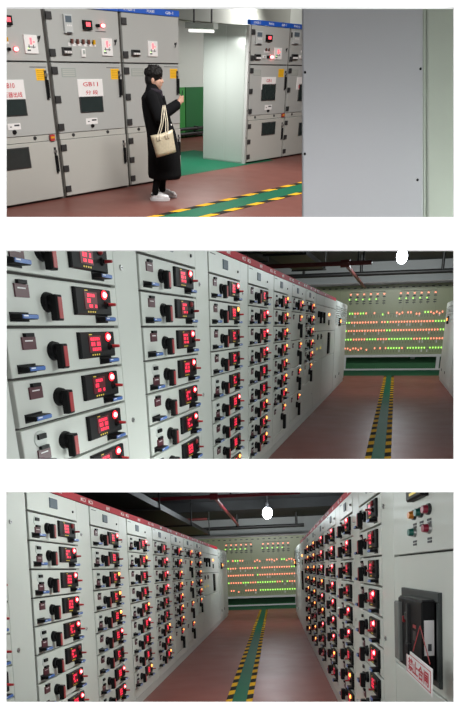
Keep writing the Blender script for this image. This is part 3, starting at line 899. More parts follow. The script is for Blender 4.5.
# --- parts of a tall cabinet (front frame: x right, z up, facing -y)
GRP = {}
def hv_cabinet(y0, y1, xf, label, items, signs, mid_label=None, side_seam=False, right_lock=True, vis_bottom_window=False):
    room = R1
    P = y1 - y0
    cab = put('switchgear_cabinet', None, room, None, face_left(xf, y0))
    tag(cab, label, 'cabinet')
    D = 1.1
    put('carcass', MB().box(0.004, P-0.004, 0.02, D, 0.0, 2.2, hv_side, gap_dark), room, cab)
    if side_seam:
        put('side_panel', MB().cbox(0, 0.45, -0.006, 0.0, 0.02, 2.18, hv_side, 0.003), room, cab, T((0.003, 0.52, 0)) @ Matrix.Rotation(math.radians(-90), 4, 'Z'))
        put('side_panel', MB().cbox(0, 0.55, -0.006, 0.0, 0.02, 2.18, hv_side, 0.003), room, cab, T((0.003, 1.09, 0)) @ Matrix.Rotation(math.radians(-90), 4, 'Z'))
        post = put('corner_post', MB().box(0.0, 0.05, -0.004, 0.06, 0.0, 2.2, hv_grey), room, cab)
        for z in (0.45, 0.9, 1.35, 1.8):
            put('screw', cached(('screw', 'p1'), lambda: MB().cyl((0,-0.006,0),(0,-1,0),0.012,0.012,0.004,dark_steel,8)), room, post, T((0.025, 0, z)))
    s = put('name_strip', MB().box(0.004, P-0.004, -0.02, 0.06, 2.203, 2.275, blue_strip), room, cab)
    for fx, body in ((0.16, 'KYN28-12'), (0.5, '开关柜'), (0.82, 'GB-1')):
        put('lettering', text_mesh(body, white_paint, 0.26 if fx < .4 else 0.2, 0.034), room, s, T((P*fx, -0.02, 2.238)))
    L = 0.045 if side_seam else 0.02
    up = put('upper_door', MB().cbox(L+0.03, P-0.02, -0.016, 0.02, 1.628, 2.195, hv_grey, 0.004), room, cab)
    md = put('middle_door', MB().cbox(L+0.03, P-0.02, -0.016, 0.02, 0.818, 1.605, hv_grey, 0.004), room, cab)
    rail = put('middle_rail', MB().box(L+0.03, P-0.02, -0.006, 0.02, 0.742, 0.812, hv_pale), room, cab)
    lo = put('lower_door', MB().cbox(L+0.03, P-0.02, -0.022, 0.02, 0.03, 0.735, hv_pale, 0.004), room, cab)
    put('upper_rail', MB().box(L+0.03, P-0.02, -0.004, 0.02, 1.606, 1.612, hv_grey), room, cab)
    hinge = lambda: MB().cbox(-0.055, 0.055, -0.034, -0.014, -0.04, 0.04, dark_steel, 0.004)
    for d, zs_ in ((up, (2.10, 1.72)), (md, (1.53, 1.21, 0.89)), (lo, (0.64, 0.38, 0.12))):
        for z in zs_:
            put('hinge', cached(('hinge', 'hv'), hinge), room, d, T((L+0.075, 0, z)))
    def grip():
        b = MB()
        b.cbox(-0.024, 0.024, -0.026, -0.014, -0.16, 0.16, dark_steel, 0.005)
        return b.cbox(-0.018, 0.018, -0.060, -0.026, -0.14, 0.06, black, 0.006).cyl((0,-0.03,0.11),(0,-1,0),0.02,0.018,0.012,steel,10,1.5)
    put('door_handle', cached(('door_handle',), grip), room, md, T((P-0.085, 0, 1.37)))
    put('door_handle', cached(('door_handle',), grip), room, lo, T((P-0.085, 0, 0.50)))
    def lock():
        b = MB().cyl((0,-0.016,0), (0,-1,0), 0.018, 0.016, 0.012, dark_steel, 10, 1.4)
        return b.faces([(-0.035,-0.03,-0.045),(-0.015,-0.03,-0.045),(0.03,-0.03,0.02),(0.01,-0.03,0.02)], [(0,1,2,3)], black)
    if right_lock:
        put('lock', cached(('lock', 'hv'), lock), room, up, T((P-0.12, 0, 1.87)))
    put('rail_bolt', cached(('rail_bolt',), lambda: MB().cyl((0,-0.006,0),(0,-1,0),0.022,0.02,0.008,dark_steel,10,1.5)), room, rail, T((P*0.22, 0, 0.785)))
    put('rail_bolt', cached(('rail_bolt',), None), room, rail, T((P*0.72, 0, 0.785)))
    loc = lambda r: (lambda a, b: (a.y-y0, b.y-y0, b.z, a.z))(room.on(r[0], r[1], 0, xf), room.on(r[2], r[3], 0, xf))
    for kind, r in items:
        x0, x1, z0, z1 = loc(r)
        w, h = x1-x0, z1-z0
        cx, cz = (x0+x1)/2, (z0+z1)/2
        hostz = up if cz > 1.61 else md if cz > 0.81 else lo
        b = MB()
        m = T((cx, -0.016 if hostz is not lo else -0.022, cz))
        if kind == 'relay':
            body = mat('relay_case', (0.50, 0.52, 0.52), 0.4)
            b.cbox(-w/2, w/2, -0.035, 0, -h/2, h/2, body, 0.005).box(-w*0.36, w*0.36, -0.037, -0.034, h*0.08, h*0.42, lcd_grey)
            b.box(-w*0.3, w*0.3, -0.037, -0.034, -h*0.5, -h*0.43, dark_ink)
            for i in range(3): b.box(w*(-0.2+0.2*i), w*(-0.08+0.2*i), -0.037, -0.034, -h*0.12, -h*0.04, white_plate)
            put('protection_relay', b, room, hostz, m)
        elif kind == 'meter':
            b.cbox(-w/2, w/2, -0.04, 0, -h/2, h/2, black, 0.006)
            for i in range(3): b.box(w*(-0.26+0.18*i), w*(-0.13+0.18*i), -0.042, -0.039, -h*0.16, h*0.30, digit_hot)
            put('digital_meter', b, room, hostz, m)
        elif kind == 'lamp':
            b.cyl((0,0,0), (0,-1,0), h*0.55, h*0.5, 0.012, red_plastic, 14, w/h).ball((0,-0.014,0), w*0.46, 0.024, h*0.46, led_on)
            put('indicator_lamp', b, room, hostz, m)
        elif kind == 'knob':
            b.cyl((0,0,0), (0,-1,0), h*0.5, h*0.42, 0.03, black, 14, w/h).box(-w*0.12, w*0.12, -0.05, -0.03, -h*0.45, h*0.45, black)
            put('selector_knob', b, room, hostz, m)
        elif kind == 'toggles':
            n = 5 if w > 0.4 else 2
            strip = put('toggle_plate', MB().box(-w/2, w/2, -0.003, 0, -h*0.62, -h*0.1, white_plate), room, hostz, m)
            for i in range(n):
                t = MB()
                mm = tape_yellow if (i == n-1 and n == 5) else red_plastic
                t.cyl((0,-0.003,0), (0,-1,0), h*0.22, h*0.2, 0.012, dark_steel, 10, 1.7).cbox(-w*0.028, w*0.028, -0.045, -0.014, -h*0.25, h*0.5, mm if mm is tape_yellow else brown, 0.004)
                put('toggle_switch', t, room, strip, T((-w/2+w*(i+0.5)/n, 0, 0)))
        elif kind == 'status':
            b.cbox(-w/2, w/2, -0.018, 0, -h/2, h/2, white_plate, 0.004)
            b.box(-w*0.08, w*0.06, -0.020, -0.017, 0.0, h*0.36, digit_hot).box(w*0.16, w*0.26, -0.020, -0.017, h*0.10, h*0.18, digit_hot)
            b.box(-w*0.28, w*0.3, -0.0195, -0.017, -h*0.16, -h*0.12, dark_ink).box(-w*0.22, -w*0.16, -0.0195, -0.017, -h*0.2, -h*0.02, dark_ink).box(w*0.12, w*0.18, -0.0195, -0.017, -h*0.2, -h*0.02, dark_ink)
            b.box(-w*0.34, -w*0.1, -0.0195, -0.017, -h*0.36, -h*0.28, dark_ink).box(-w*0.3, -w*0.22, -0.020, -0.017, -h*0.24, -h*0.2, led_g)
            put('status_display', b, room, hostz, m)
        elif kind == 'breakers':
            b.cbox(-w/2, w/2, -0.03, 0, -h/2, h/2, dark_steel, 0.006)
            for i in range(3): b.cbox(w*(-0.38+0.27*i), w*(-0.18+0.27*i), -0.05, -0.03, -h*0.3, h*0.02, white_plate, 0.004)
            b.box(-w*0.4, w*0.4, -0.033, -0.029, h*0.15, h*0.4, black)
            put('switch_block', b, room, hostz, m)
        elif kind == 'push':
            b.cbox(-w/2, w/2, -0.02, 0, -h/2, h/2, white_plate, 0.005).box(-w*0.2, w*0.2, -0.03, -0.02, -h*0.1, h*0.35, hv_side)
            put('push_switch', b, room, hostz, m)
        elif kind == 'nameplate':
            b.box(-w/2, w/2, -0.002, 0, -h/2, h/2, hv_side)
            for i in range(4): b.box(-w*0.42, w*0.42, -0.003, -0.001, h*(0.3-0.2*i)-0.004, h*(0.3-0.2*i)+0.004, hv_pale)
            put('embossed_plate', b, room, hostz, m)
        elif kind == 'yellow':
            b.box(-w/2, w/2, -0.002, 0, -h/2, h/2, yellow_paper)
            for i in range(5): b.box(-w*0.38, w*(0.38-0.1*(i % 2)), -0.003, -0.001, h*(0.33-0.16*i)-0.003, h*(0.33-0.16*i)+0.003, dark_yellow)
            put('yellow_notice', b, room, hostz, m)
        elif kind == 'window':
            b.cbox(-w/2, w/2, -0.012, 0, -h/2, h/2, dark_steel, 0.004).box(-w*0.46, w*0.46, -0.014, -0.011, -h*0.44, h*0.44, window_glass)
            put('inspection_window', b, room, hostz, m)
        elif kind == 'plate':
            b.box(-w/2, w/2, -0.004, 0, -h/2, h/2, white_plate).box(w*0.0, w*0.4, -0.006, -0.003, h*0.05, h*0.3, dark_ink).box(-w*0.35, -w*0.2, -0.006, -0.003, -h*0.1, h*0.05, dark_ink)
            put('small_plate', b, room, hostz, m)
        elif kind == 'keyhole':
            b.cyl((0,0,0), (0,-1,0), h*0.5, h*0.45, 0.012, black, 12, w/h)
            put('key_lock', b, room, hostz, m)
        elif kind == 'sticker':
            b.box(-w/2, w/2, -0.02, 0, -h/2, h/2, red_plastic).box(-w*0.4, w*0.4, -0.022, -0.019, -h*0.1, h*0.2, tape_yellow)
            put('interlock_tag', b, room, cab, m)
        elif kind == 'line':
            b.box(-w/2, w/2, -0.002, 0, -h/2, h/2, dark_ink)
            put('printed_line', b, room, hostz, m)
    for r, lines in signs:
        x0, x1, z0, z1 = loc(r)
        w, h = x1-x0, z1-z0
        sg = put('sign_plate', MB().cbox(-w/2, w/2, -0.012, 0, -h/2, h/2, white_plate, 0.004), room, md, T(((x0+x1)/2, -0.016, (z0+z1)/2)))
        for i, (body, wf, hf, dx) in enumerate(lines):
            put('lettering', text_mesh(body, red_ink, w*wf, h*hf, 0.0128), room, sg, T((w*dx, 0, h*(0.22 - 0.46*i))))
    return cab
digit_hot = mat('hot_red_digits', (0.8, 0.05, 0.08), 0.4, emit=(1.0, 0.10, 0.12), strength=2.2)
brown = mat('brown_toggle', (0.14, 0.045, 0.035), 0.4)
dark_yellow = mat('dark_yellow_print', (0.55, 0.28, 0.01), 0.6)

def zz(ox, oy, s):
    return lambda x0, y0, x1, y1: (ox+x0/s, oy+y0/s, ox+x1/s, oy+y1/s)
zA, zA2 = zz(0, 5, 7.63), zz(0, 90, 5.917)
zB, zB2 = zz(50, 5, 5.725), zz(50, 60, 5.725)
zC = zz(110, 5, 5.725)
zD, zD2 = zz(240, 15, 7.05), zz(240, 90, 7.05)
hv_cabinet(6.85, 8.41, XA, 'grey cabinet with sign ending 出线 and a lower window, beside the GB11 cabinet', [
    ('meter', zA(10, 75, 80, 155)), ('lamp', zA(90, 317, 132, 355)), ('knob', zA(42, 322, 70, 350)), ('status', zA(165, 225, 285, 372)),
    ('line', zA(218, 470, 345, 476)), ('yellow', zA(262, 485, 345, 575)), ('toggles', zA(-160, 235, 60, 290)),
    ('window', zA2(-40, 55, 158, 150)), ('plate', zA2(38, 200, 120, 232)), ('keyhole', zA2(66, 236, 96, 262)),
    ('window', zA2(-40, 355, 180, 458)), ('sticker', zA2(285, 264, 316, 298))],
    [(zA(-90, 572, 190, 720), [('GB10', 0.36, 0.26, 0.02), ('变压器出线', 0.72, 0.28, 0.04)])])
hv_cabinet(8.42, 9.985, XA, 'grey cabinet with white sign GB11 分段 and five toggle switches', [
    ('relay', zB(62, 50, 122, 163)), ('meter', zB(177, 85, 230, 143)), ('knob', zB(254, 107, 274, 129)), ('lamp', zB(281, 105, 308, 131)),
    ('line', zB(255, 148, 315, 156)), ('toggles', zB(96, 192, 258, 236)), ('status', zB(284, 190, 353, 292)), ('breakers', zB(60, 240, 117, 285)), ('push', zB(170, 250, 198, 298)),
    ('line', zB(318, 357, 392, 361)), ('nameplate', zB2(58, 45, 146, 98)), ('yellow', zB2(341, 50, 392, 110)),
    ('window', zB2(161, 207, 302, 295)), ('plate', zB2(200, 334, 269, 364)), ('keyhole', zB2(228, 366, 250, 386))],
    [(zB2(148, 110, 300, 208), [('GB11', 0.60, 0.24, 0.0), ('分 段', 0.50, 0.26, 0.03)])])
hv_cabinet(9.995, 11.50, XA, 'grey cabinet at the passage with few instruments, behind the person', [
    ('breakers', zC(116, 255, 164, 292)), ('status', zC(208, 205, 266, 296)), ('nameplate', zC(116, 362, 188, 408)), ('yellow', zC(338, 365, 382, 420)), ('line', zC(305, 352, 384, 356))],
    [])
itD = lambda dx: [('relay', zD(102+dx, 112, 145+dx, 208)), ('meter', zD(177+dx, 138, 213+dx, 188)), ('toggles', zD(165+dx, 232, 203+dx, 262)), ('status', zD(238+dx, 230, 283+dx, 315)),
    ('lamp', zD(203+dx, 283, 230+dx, 309)), ('knob', zD(184+dx, 285, 200+dx, 307)), ('push', zD(152+dx, 284, 172+dx, 308)), ('breakers', zD(97+dx, 275, 134+dx, 318)),
    ('nameplate', zD(92+dx, 385, 142+dx, 427)), ('window', zD2(148+dx, -44, 240+dx, 72)), ('plate', zD2(170+dx, 106, 217+dx, 137)), ('keyhole', zD2(184+dx, 138, 202+dx, 154)), ('window', zD2(148+dx, 230, 238+dx, 310))]
hv_cabinet(14.11, 15.70, XB, 'tall cabinet with bright metal side wall across the green passage', itD(0) + [('yellow', zD(268, 380, 302, 438)), ('sticker', zD2(288, 165, 304, 188))],
    [(zD(147, 438, 242, 524), [('GB1', 0.36, 0.26, 0.0), ('变压器出线', 0.82, 0.30, 0.0)])], side_seam=True)
hv_cabinet(15.71, 17.30, XB, 'tall cabinet half hidden behind the plain grey panel', itD(262), [(zD(398, 438, 493, 524), [('GB2', 0.36, 0.26, 0.0), ('变压器出线', 0.82, 0.30, 0.0)])])
# --- plain panel close to the viewer
class Plain1:
    M = Matrix()
    objs = R1.objs
yf = 2.45
wx = lambda u: (u-PX)/F*yf
wz = lambda v: (PY-v)/F*yf
fg = put('plain_cabinet', None, Plain1, None, T((0, yf, 0)))
tag(fg, 'plain bluish grey cabinet end panel with small screws', 'cabinet')
fg_grey = mat('fg_panel_grey', (0.50, 0.50, 0.525), 0.5, var=0.03, scale=1.2)
fg_green = mat('fg_panel_green', (0.48, 0.52, 0.45), 0.5, var=0.03, scale=1.2)
x0, x1, z0, z1 = wx(302.8), wx(423.0), wz(229), wz(-40)
put('end_panel', MB().cbox(x0, x1, 0.0, 0.03, z0, z1, fg_grey, 0.004), Plain1, fg)
put('carcass', MB().box(x0+0.13, x1+0.5, 0.035, 0.75, z0, z1, fg_grey), Plain1, fg)
put('corner_post', MB().cbox(x1+0.002, x1+0.016, 0.006, 0.03, z0, z1, fg_green, 0.004), Plain1, fg)
put('door_panel', MB().cbox(x1+0.018, x1+0.5, 0.002, 0.03, z0, z1, fg_green, 0.006), Plain1, fg)
for u, v in ((305, 72.5), (304.8, 154), (420.5, 69), (417.5, 180)):
    put('screw', cached(('screw', 'fg'), lambda: MB().cyl((0,0,0), (0,-1,0), 0.005, 0.004, 0.003, black, 10)), Plain1, fg, T((wx(u), 0, wz(v))))
# --- fluorescent fitting over the passage
a, b = R1.on(187, 29.5, 1, 13.2), R1.on(216, 25.0, 1, 13.2)
t = put('strip_light', None, R1, None, T((0, 13.2, 0)))
tag(t, 'fluorescent strip light hanging on two rods over the green passage', 'lamp')
zc = (a.z+b.z)/2
put('housing', MB().cbox(a.x, b.x, -0.07, 0.07, zc-0.02, zc+0.06, hv_side, 0.01), R1, t)
put('tube', MB().cyl((a.x+0.05, 0, zc-0.05), (1, 0, 0), 0.022, 0.022, (b.x-a.x)-0.1, mat('tube_glow', (0.9, 0.9, 0.9), 0.4, emit=(1, 0.98, 0.95), strength=1.0), 10), R1, t)
for fx in (0.25, 0.85):
    put('rod', MB().cyl((a.x+(b.x-a.x)*fx, 0, zc+0.06), (0, 0, 1), 0.018, 0.018, 4.4-zc-0.06, dark_steel, 8), R1, t)
lamp('strip_light_glow', R1, ((a.x+b.x)/2, 13.2, zc-0.09), 60, b.x-a.x, 0.08, (1, 0.99, 0.96))
# ------------------------------------------------------------------ person looking at a phone
def capsule(bm, p, q, r0, r1, n=14):
    p, q = Vector(p), Vector(q)
    d = (q-p)
    L = d.length
    rotm = d.to_track_quat('Z', 'Y').to_matrix().to_4x4()
    bmesh.ops.create_cone(bm, cap_ends=True, segments=n, radius1=r0, radius2=r1, depth=L, matrix=T((p+q)/2) @ rotm)
    for c, r in ((p, r0), (q, r1)):
        bmesh.ops.create_uvsphere(bm, u_segments=n, v_segments=8, radius=r, matrix=T(c))
def ellipsoid(bm, c, r, rx=0.0, ry=0.0, rz=0.0, n=20):
    m = T(c) @ Matrix.Rotation(rz, 4, 'Z') @ Matrix.Rotation(ry, 4, 'Y') @ Matrix.Rotation(rx, 4, 'X') @ Matrix.Diagonal((*r, 1))
    bmesh.ops.create_uvsphere(bm, u_segments=n, v_segments=n//2+2, radius=1.0, matrix=m)
def loft(bm, rings, n=28):
    """closed loft of ellipses (z, cx, cy, rx, ry)"""
    vv = []
    for z, cx, cy, rx, ry in rings:
        vv.append([bm.verts.new((cx+rx*math.cos(2*math.pi*i/n), cy+ry*math.sin(2*math.pi*i/n), z)) for i in range(n)])
    for a, b in zip(vv[:-1], vv[1:]):
        for i in range(n):
            bm.faces.new((a[i], a[(i+1) % n], b[(i+1) % n], b[i]))
    bm.faces.new(list(reversed(vv[0])))
    bm.faces.new(vv[-1])
def fuse(name, bm, voxel, mats, pick=None, smooth=2):
    """join overlapping volumes into one continuous skin"""
    me = bpy.data.meshes.new(name)
    bm.to_mesh(me)
    bm.free()
    o = bpy.data.objects.new(name+'_tmp', me)
    COL.objects.link(o)
    md = o.modifiers.new('r', 'REMESH')
    md.mode = 'VOXEL'
    md.voxel_size = voxel
    if smooth:
        sm = o.modifiers.new('s', 'SMOOTH')
        sm.iterations = smooth
        sm.factor = 0.5
    bpy.context.view_layer.update()
    out = bpy.data.meshes.new_from_object(o.evaluated_get(bpy.context.evaluated_depsgraph_get()))
    bpy.data.objects.remove(o)
    out.name = name
    out.materials.clear()
    for m in mats:
        out.materials.append(m)
    for p in out.polygons:
        p.use_smooth = True
        p.material_index = pick(p.center) if pick else 0
    return out

skin = mat('skin', (0.52, 0.30, 0.22), 0.5, var=0.05, scale=20)
cloth_black = mat('black_trousers', (0.006, 0.006, 0.007), 0.95, bump=0.2, scale=60, spec=0.12)
coat_black = mat('black_coat_cloth', (0.006, 0.006, 0.007), 0.95, bump=0.3, scale=25, spec=0.12)
hair_black = mat('black_hair', (0.007, 0.006, 0.006), 0.6, bump=0.8, scale=70, spec=0.25)
shoe_white = mat('white_leather', (0.78, 0.78, 0.80), 0.45, var=0.03)
sole_white = mat('white_sole', (0.70, 0.70, 0.72), 0.6, var=0.03)
lip = mat('lip_skin', (0.42, 0.16, 0.13), 0.5)
eye_dark = mat('eye_dark', (0.02, 0.015, 0.012), 0.2)

PM = T((-7.575, 9.42, 0)) @ Matrix.Rotation(math.radians(38), 4, 'Z')
person = put('person', None, R1, None, PM)
tag(person, 'person in a long black coat and white sneakers looking down at a phone', 'person')
bm = bmesh.new()
FR = Vector((-0.015, -0.10, 0)); FLF = Vector((0.10, 0.22, 0))
for s, ft in ((-1, FR), (1, FLF)):
    hip = (-0.02, 0.085*s, 0.82)
    knee = (ft.x*0.5+0.02, (ft.y+0.085*s)/2, 0.46)
    ank = (ft.x-0.06, ft.y, 0.10)
    capsule(bm, hip, knee, 0.095, 0.068)
    capsule(bm, knee, ank, 0.066, 0.050)
    capsule(bm, ank, (ft.x+0.06, ft.y, 0.055), 0.038, 0.032)
loft(bm, [(0.74, -0.02, 0, 0.11, 0.15), (0.86, -0.03, 0, 0.125, 0.165), (1.0, -0.03, 0, 0.115, 0.15), (1.16, -0.04, 0, 0.125, 0.17), (1.28, -0.06, 0, 0.11, 0.18), (1.35, -0.05, 0, 0.07, 0.10)])
capsule(bm, (-0.055, 0, 1.30), (-0.03, 0, 1.44), 0.066, 0.056)
ellipsoid(bm, (-0.024, 0, 1.525), (0.106, 0.082, 0.104))
ellipsoid(bm, (0.020, 0, 1.450), (0.074, 0.066, 0.086), ry=math.radians(-14))
ellipsoid(bm, (0.046, 0, 1.385), (0.032, 0.036, 0.025))                   # chin
capsule(bm, (0.083, 0, 1.486), (0.104, 0, 1.452), 0.011, 0.016)           # nose
ellipsoid(bm, (0.076, 0, 1.502), (0.018, 0.054, 0.013))                   # brow
ellipsoid(bm, (0.082, 0, 1.416), (0.015, 0.028, 0.012))                   # lips
for s in (-1, 1):
    ellipsoid(bm, (0.052, 0.038*s, 1.455), (0.032, 0.024, 0.030))          # cheek
    ellipsoid(bm, (-0.040, 0.085*s, 1.462), (0.026, 0.013, 0.036))         # ear
SH = {-1: (-0.065, -0.165, 1.275), 1: (-0.05, 0.165, 1.275)}
EL = {-1: (0.030, -0.245, 1.055), 1: (0.07, 0.235, 1.06)}
HX, HZ = 0.10, 0.045
WR = {-1: (0.215+HX, -0.085, 1.155+HZ), 1: (0.215+HX, 0.065, 1.165+HZ)}
for s in (-1, 1):
    capsule(bm, SH[s], EL[s], 0.058, 0.046)
    capsule(bm, EL[s], WR[s], 0.044, 0.029)
    y = 0.052*s
    ellipsoid(bm, (0.248+HX, y, 1.192+HZ), (0.038, 0.019, 0.048), ry=math.radians(35))
    capsule(bm, WR[s], (0.24+HX, y, 1.185+HZ), 0.028, 0.022)
    for i, ln in enumerate((0.034, 0.042, 0.038, 0.028)):                  # four fingers round the back of the phone
        z = 1.252 + HZ - 0.0205*i
        k0, k1, k2, k3 = (0.262+HX, y+0.004*s, z-0.008), (0.287+HX, y+0.001*s, z), (0.302+HX, y-0.010*s, z+0.002), (0.302+HX, y-(0.010+ln)*s, z+0.002)
        capsule(bm, k0, k1, 0.0095, 0.009, 10)
        capsule(bm, k1, k2, 0.009, 0.0085, 10)
        capsule(bm, k2, k3, 0.0085, 0.0075, 10)
    capsule(bm, (0.238+HX, y, 1.205+HZ), (0.247+HX, y-0.006*s, 1.238+HZ), 0.012, 0.010, 10)   # thumb over the screen
    capsule(bm, (0.247+HX, y-0.006*s, 1.238+HZ), (0.258+HX, y-0.026*s, 1.262+HZ), 0.010, 0.0085, 10)
def body_pick(c):
    return 0 if (c.z > 1.33 or (c.x > 0.205 and c.z > 1.1)) else 1
body = put('body', fuse('body', bm, 0.006, [skin, cloth_black], body_pick, 2), R1, person)
for s in (-1, 1):
    put('eye', MB().ball((0.078, 0.032*s, 1.478), 0.008, 0.012, 0.005, eye_dark, 10, 6), R1, person)
    put('eyebrow', MB().ball((0.086, 0.033*s, 1.504), 0.006, 0.016, 0.003, hair_black, 10, 6), R1, person)
put('mouth', MB().ball((0.095, 0, 1.416), 0.006, 0.020, 0.004, lip, 10, 6), R1, person)
# hair
bm = bmesh.new()
ellipsoid(bm, (-0.024, 0, 1.535), (0.130, 0.100, 0.102))
ellipsoid(bm, (-0.085, 0, 1.47), (0.074, 0.088, 0.090))
hr = random.Random(3)
for i in range(60):
    a, e = hr.uniform(0, 2*math.pi), hr.uniform(0.0, 1.1)
    d = Vector((math.cos(a)*math.cos(e)*0.128-0.024, math.sin(a)*math.cos(e)*0.098, 1.535+math.sin(e)*0.098))
    ellipsoid(bm, d, (0.022, 0.020, 0.016), hr.uniform(0, 3), hr.uniform(0, 3), 0, 8)
for y in (-0.06, -0.04, -0.02, 0.0, 0.02, 0.04, 0.06):
    capsule(bm, (0.048, y, 1.58), (0.100-abs(y)*0.4, y*1.05, 1.562+hr.uniform(-0.012, 0.012)), 0.022, 0.008, 8)
for s in (-1, 1):
    capsule(bm, (-0.02, 0.075*s, 1.55), (-0.012, 0.077*s, 1.47), 0.022, 0.010, 8)
put('hair', fuse('hair', bm, 0.008, [hair_black], None, 1), R1, person)
# coat
bm = bmesh.new()
loft(bm, [(0.29, 0.085, 0, 0.245, 0.22), (0.34, 0.09, 0, 0.265, 0.235), (0.60, 0.09, 0, 0.25, 0.22), (0.85, 0.06, 0, 0.225, 0.205), (1.02, 0.005, 0, 0.205, 0.198),
          (1.16, -0.025, 0, 0.195, 0.205), (1.27, -0.055, 0, 0.165, 0.20), (1.34, -0.05, 0, 0.110, 0.135), (1.40, -0.052, 0, 0.088, 0.094), (1.425, -0.058, 0, 0.080, 0.086)])
for s in (-1, 1):
    capsule(bm, SH[s], EL[s], 0.088, 0.076)
    capsule(bm, EL[s], (Vector(WR[s])-(Vector(WR[s])-Vector(EL[s])).normalized()*0.01), 0.076, 0.056)
coat = put('coat', fuse('coat', bm, 0.009, [coat_black], None, 3), R1, person)
put('button', MB().ball((0.212, -0.085, 0.965), 0.010, 0.014, 0.014, white_plate, 10, 6), R1, coat)
put('lapel', MB().faces([(0.10,-0.10,1.30),(0.125,-0.03,1.30),(0.175,-0.055,1.12),(0.165,-0.085,1.10)], [(0,1,2,3)], coat_black), R1, coat)
# scarf
scarf_m = mat('scarf_cloth', (0.03, 0.024, 0.032), 0.9, var=0.95, scale=28, spec=0.1)
bm = bmesh.new()
pr = None
for i in range(13):
    a = -1.9 + 3.8*i/12
    p = Vector((-0.03+0.095*math.cos(a), 0.092*math.sin(a), 1.352 - 0.018*math.cos(a)))
    if pr is not None:
        capsule(bm, pr, p, 0.032, 0.032, 10)
    pr = p
capsule(bm, (0.062, -0.03, 1.325), (0.115, -0.045, 1.22), 0.030, 0.026, 10)
put('scarf', fuse('scarf', bm, 0.009, [scarf_m], None, 1), R1, person)
# shoes
for s, ft in ((-1, FR), (1, FLF)):
    bm = bmesh.new()
    ellipsoid(bm, (0.095, 0, 0.055), (0.068, 0.044, 0.036))
    ellipsoid(bm, (0.02, 0, 0.066), (0.095, 0.042, 0.048), ry=math.radians(12))
    ellipsoid(bm, (-0.065, 0, 0.075), (0.058, 0.041, 0.060))
    capsule(bm, (-0.06, 0, 0.09), (-0.055, 0, 0.125), 0.046, 0.042)
    up = put('shoe', fuse('shoe', bm, 0.007, [shoe_white], None, 2), R1, person, T(ft))
    bm = bmesh.new()
    outline = [(0.165*math.cos(t)*(1.0)+0.018, (0.052-0.006*math.cos(t))*math.sin(t)) for t in [2*math.pi*i/28 for i in range(28)]]
    lo_, hi_ = [bm.verts.new((x*0.95, y*0.94, 0.002)) for x, y in outline], [bm.verts.new((x, y, 0.040)) for x, y in outline]
    for i in range(28):
        bm.faces.new((lo_[i], lo_[(i+1) % 28], hi_[(i+1) % 28], hi_[i]))
    bm.faces.new(list(reversed(lo_))); bm.faces.new(hi_)
    me = bpy.data.meshes.new('sole'); bm.to_mesh(me); bm.free(); me.materials.append(sole_white)
    put('sole', me, R1, up)
    put('heel_patch', MB().ball((-0.095, -0.020, 0.085), 0.030, 0.030, 0.018, black_soft, 12, 8), R1, up)
    lc = MB()
    for i in range(4):
        x, z = 0.055-0.024*i, 0.100+0.010*i
        lc.tube([(x, -0.030, z-0.004), (x, 0.0, z+0.010), (x, 0.030, z-0.004)], 0.004, sole_white, 6)
    put('laces', lc, R1, up)
# phone, held between both hands
ph = put('phone', None, R1, None, PM @ T((0.2815+HX, 0.0, 1.262+HZ)) @ Matrix.Rotation(math.radians(10), 4, 'Y'))
tag(ph, 'dark smartphone held up in both hands of the person', 'phone')
put('case', MB().cbox(-0.0045, 0.0045, -0.036, 0.036, -0.045, 0.060, black, 0.002), R1, ph)
put('screen', MB().box(-0.0055, -0.0045, -0.032, 0.032, -0.040, 0.055, lcd_grey), R1, ph)
# tote bag hanging on the forearm
gold = mat('champagne_leather', (0.58, 0.50, 0.36), 0.42, metal=0.25, var=0.22, scale=45, bump=0.35)
BM_ = PM @ T((0.095, -0.40, 0.765)) @ Matrix.Rotation(math.radians(-14), 4, 'Y')
bag = put('tote_bag', None, R1, None, BM_)
tag(bag, 'champagne tote bag hanging from the forearm of the person', 'bag')
bm = bmesh.new()
bmesh.ops.create_cube(bm, size=1.0)
bmesh.ops.subdivide_edges(bm, edges=bm.edges[:], cuts=5, use_grid_fill=True)
for v in bm.verts:
    x, y, z = v.co
    taper = 1.0 + 0.10*(z)
    v.co = Vector((x*0.32*taper, y*(0.10-0.055*(z+0.5))*(1-0.6*abs(2*x)**4), z*0.27 - 0.012*math.cos(math.pi*x)*(0.5+z)))
me = bpy.data.meshes.new('bag_body'); bm.to_mesh(me); bm.free(); me.materials.append(gold)
for p in me.polygons: p.use_smooth = True
put('bag_body', me, R1, bag)
strap_m = mat('strap_leather', (0.62, 0.55, 0.43), 0.45)
inv = BM_.inverted() @ PM
for k, dx in enumerate((0.0, 0.035)):
    yb = -0.375 - 0.014*k
    xs_ = 0.098 + dx*0.8
    top = [(xs_-0.035, yb, 1.00), (xs_-0.022, yb+0.03, 1.09), (xs_-0.010, -0.285, 1.155), (xs_, -0.195, 1.196), (xs_+0.010, -0.285, 1.158), (xs_+0.022, yb+0.03, 1.09), (xs_+0.035, yb, 1.01)]
    pts = [inv @ Vector(p) for p in top]
    e0, e1 = Vector((-0.075+dx, -0.030 if k == 0 else -0.034, 0.10)), Vector((0.055+dx, -0.030 if k == 0 else -0.034, 0.10))
    put('strap', MB().tube([e0] + pts + [e1], 0.0065, strap_m, 8), R1, bag)
    for e in (e0, e1):
        put('strap_tab', MB().cbox(e.x-0.009, e.x+0.009, -0.045, -0.020, e.z-0.045, e.z+0.005, strap_m, 0.003), R1, bag)
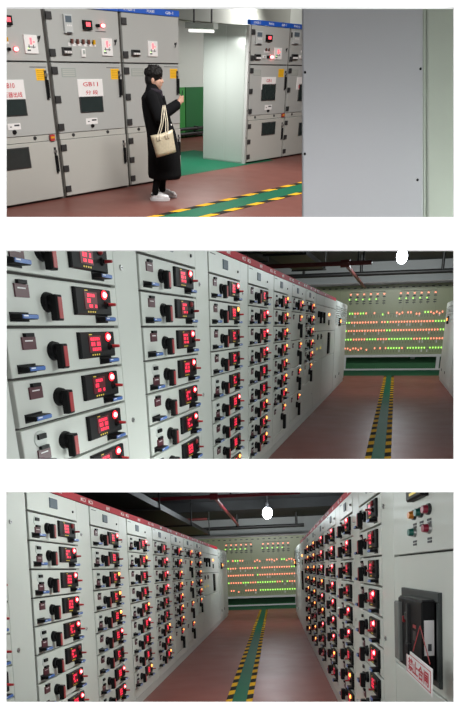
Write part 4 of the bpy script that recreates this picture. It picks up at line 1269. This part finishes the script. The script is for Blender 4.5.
# ------------------------------------------------------------------ keep of each room only what its own opening can show
def trim(room):
    v0, v1 = room.rows
    planes = []     # (point, normal) : keep the side the normal points to
    planes.append((Vector((0, WALL_Y+0.02, 0)), Vector((0, 1, 0))))
    k0, k1 = (PY-v0)/F, (PY-v1)/F
    planes.append((Vector((0, 0, 0)), Vector((0, k0, -1)).normalized()))
    planes.append((Vector((0, 0, 0)), Vector((0, -k1, 1)).normalized()))
    dead = []
    def world(o):
        m = o.matrix_basis.copy()
        p = o.parent
        while p is not None:
            m = p.matrix_basis @ m
            p = p.parent
        return m
    for o in room.objs:
        if o.type != 'MESH' or not o.data.vertices:
            continue
        mw = world(o)
        bb = [mw @ Vector(c) for c in o.bound_box]
        need = []
        gone = False
        for p, n in planes:
            d = [(c-p).dot(n) for c in bb]
            if max(d) <= 0: gone = True
            elif min(d) < 0: need.append((p, n))
        if gone:
            dead.append(o); continue
        if not need:
            continue
        ds = [mw @ v.co for v in o.data.vertices]
        need = [(p, n) for p, n in need if min((c-p).dot(n) for c in ds) < 0]
        if not need:
            continue
        bm = bmesh.new()
        bm.from_mesh(o.data)
        bm.transform(mw)
        for p, n in need:
            r = bmesh.ops.bisect_plane(bm, geom=bm.verts[:]+bm.edges[:]+bm.faces[:], plane_co=p, plane_no=n, clear_inner=True)
            ed = [e for e in r['geom_cut'] if isinstance(e, bmesh.types.BMEdge) and e.is_boundary]
            if ed:
                bmesh.ops.holes_fill(bm, edges=ed, sides=0)
        if not bm.faces:
            bm.free(); dead.append(o); continue
        bm.transform(mw.inverted())
        me = o.data.copy()
        bm.to_mesh(me)
        bm.free()
        o.data = me
    deadset = set(dead)
    for o in room.objs:            # a part goes with the part that carries it
        p = o.parent
        while p is not None:
            if p in deadset:
                deadset.add(o)
            p = p.parent
    for o in list(deadset):
        room.objs.remove(o)
        bpy.data.objects.remove(o)
    for o in list(room.objs):
        if o.type == 'EMPTY' and not o.children:
            room.objs.remove(o)
            bpy.data.objects.remove(o)
bpy.context.view_layer.update()
for r in (R1, R2, R3):
    trim(r)
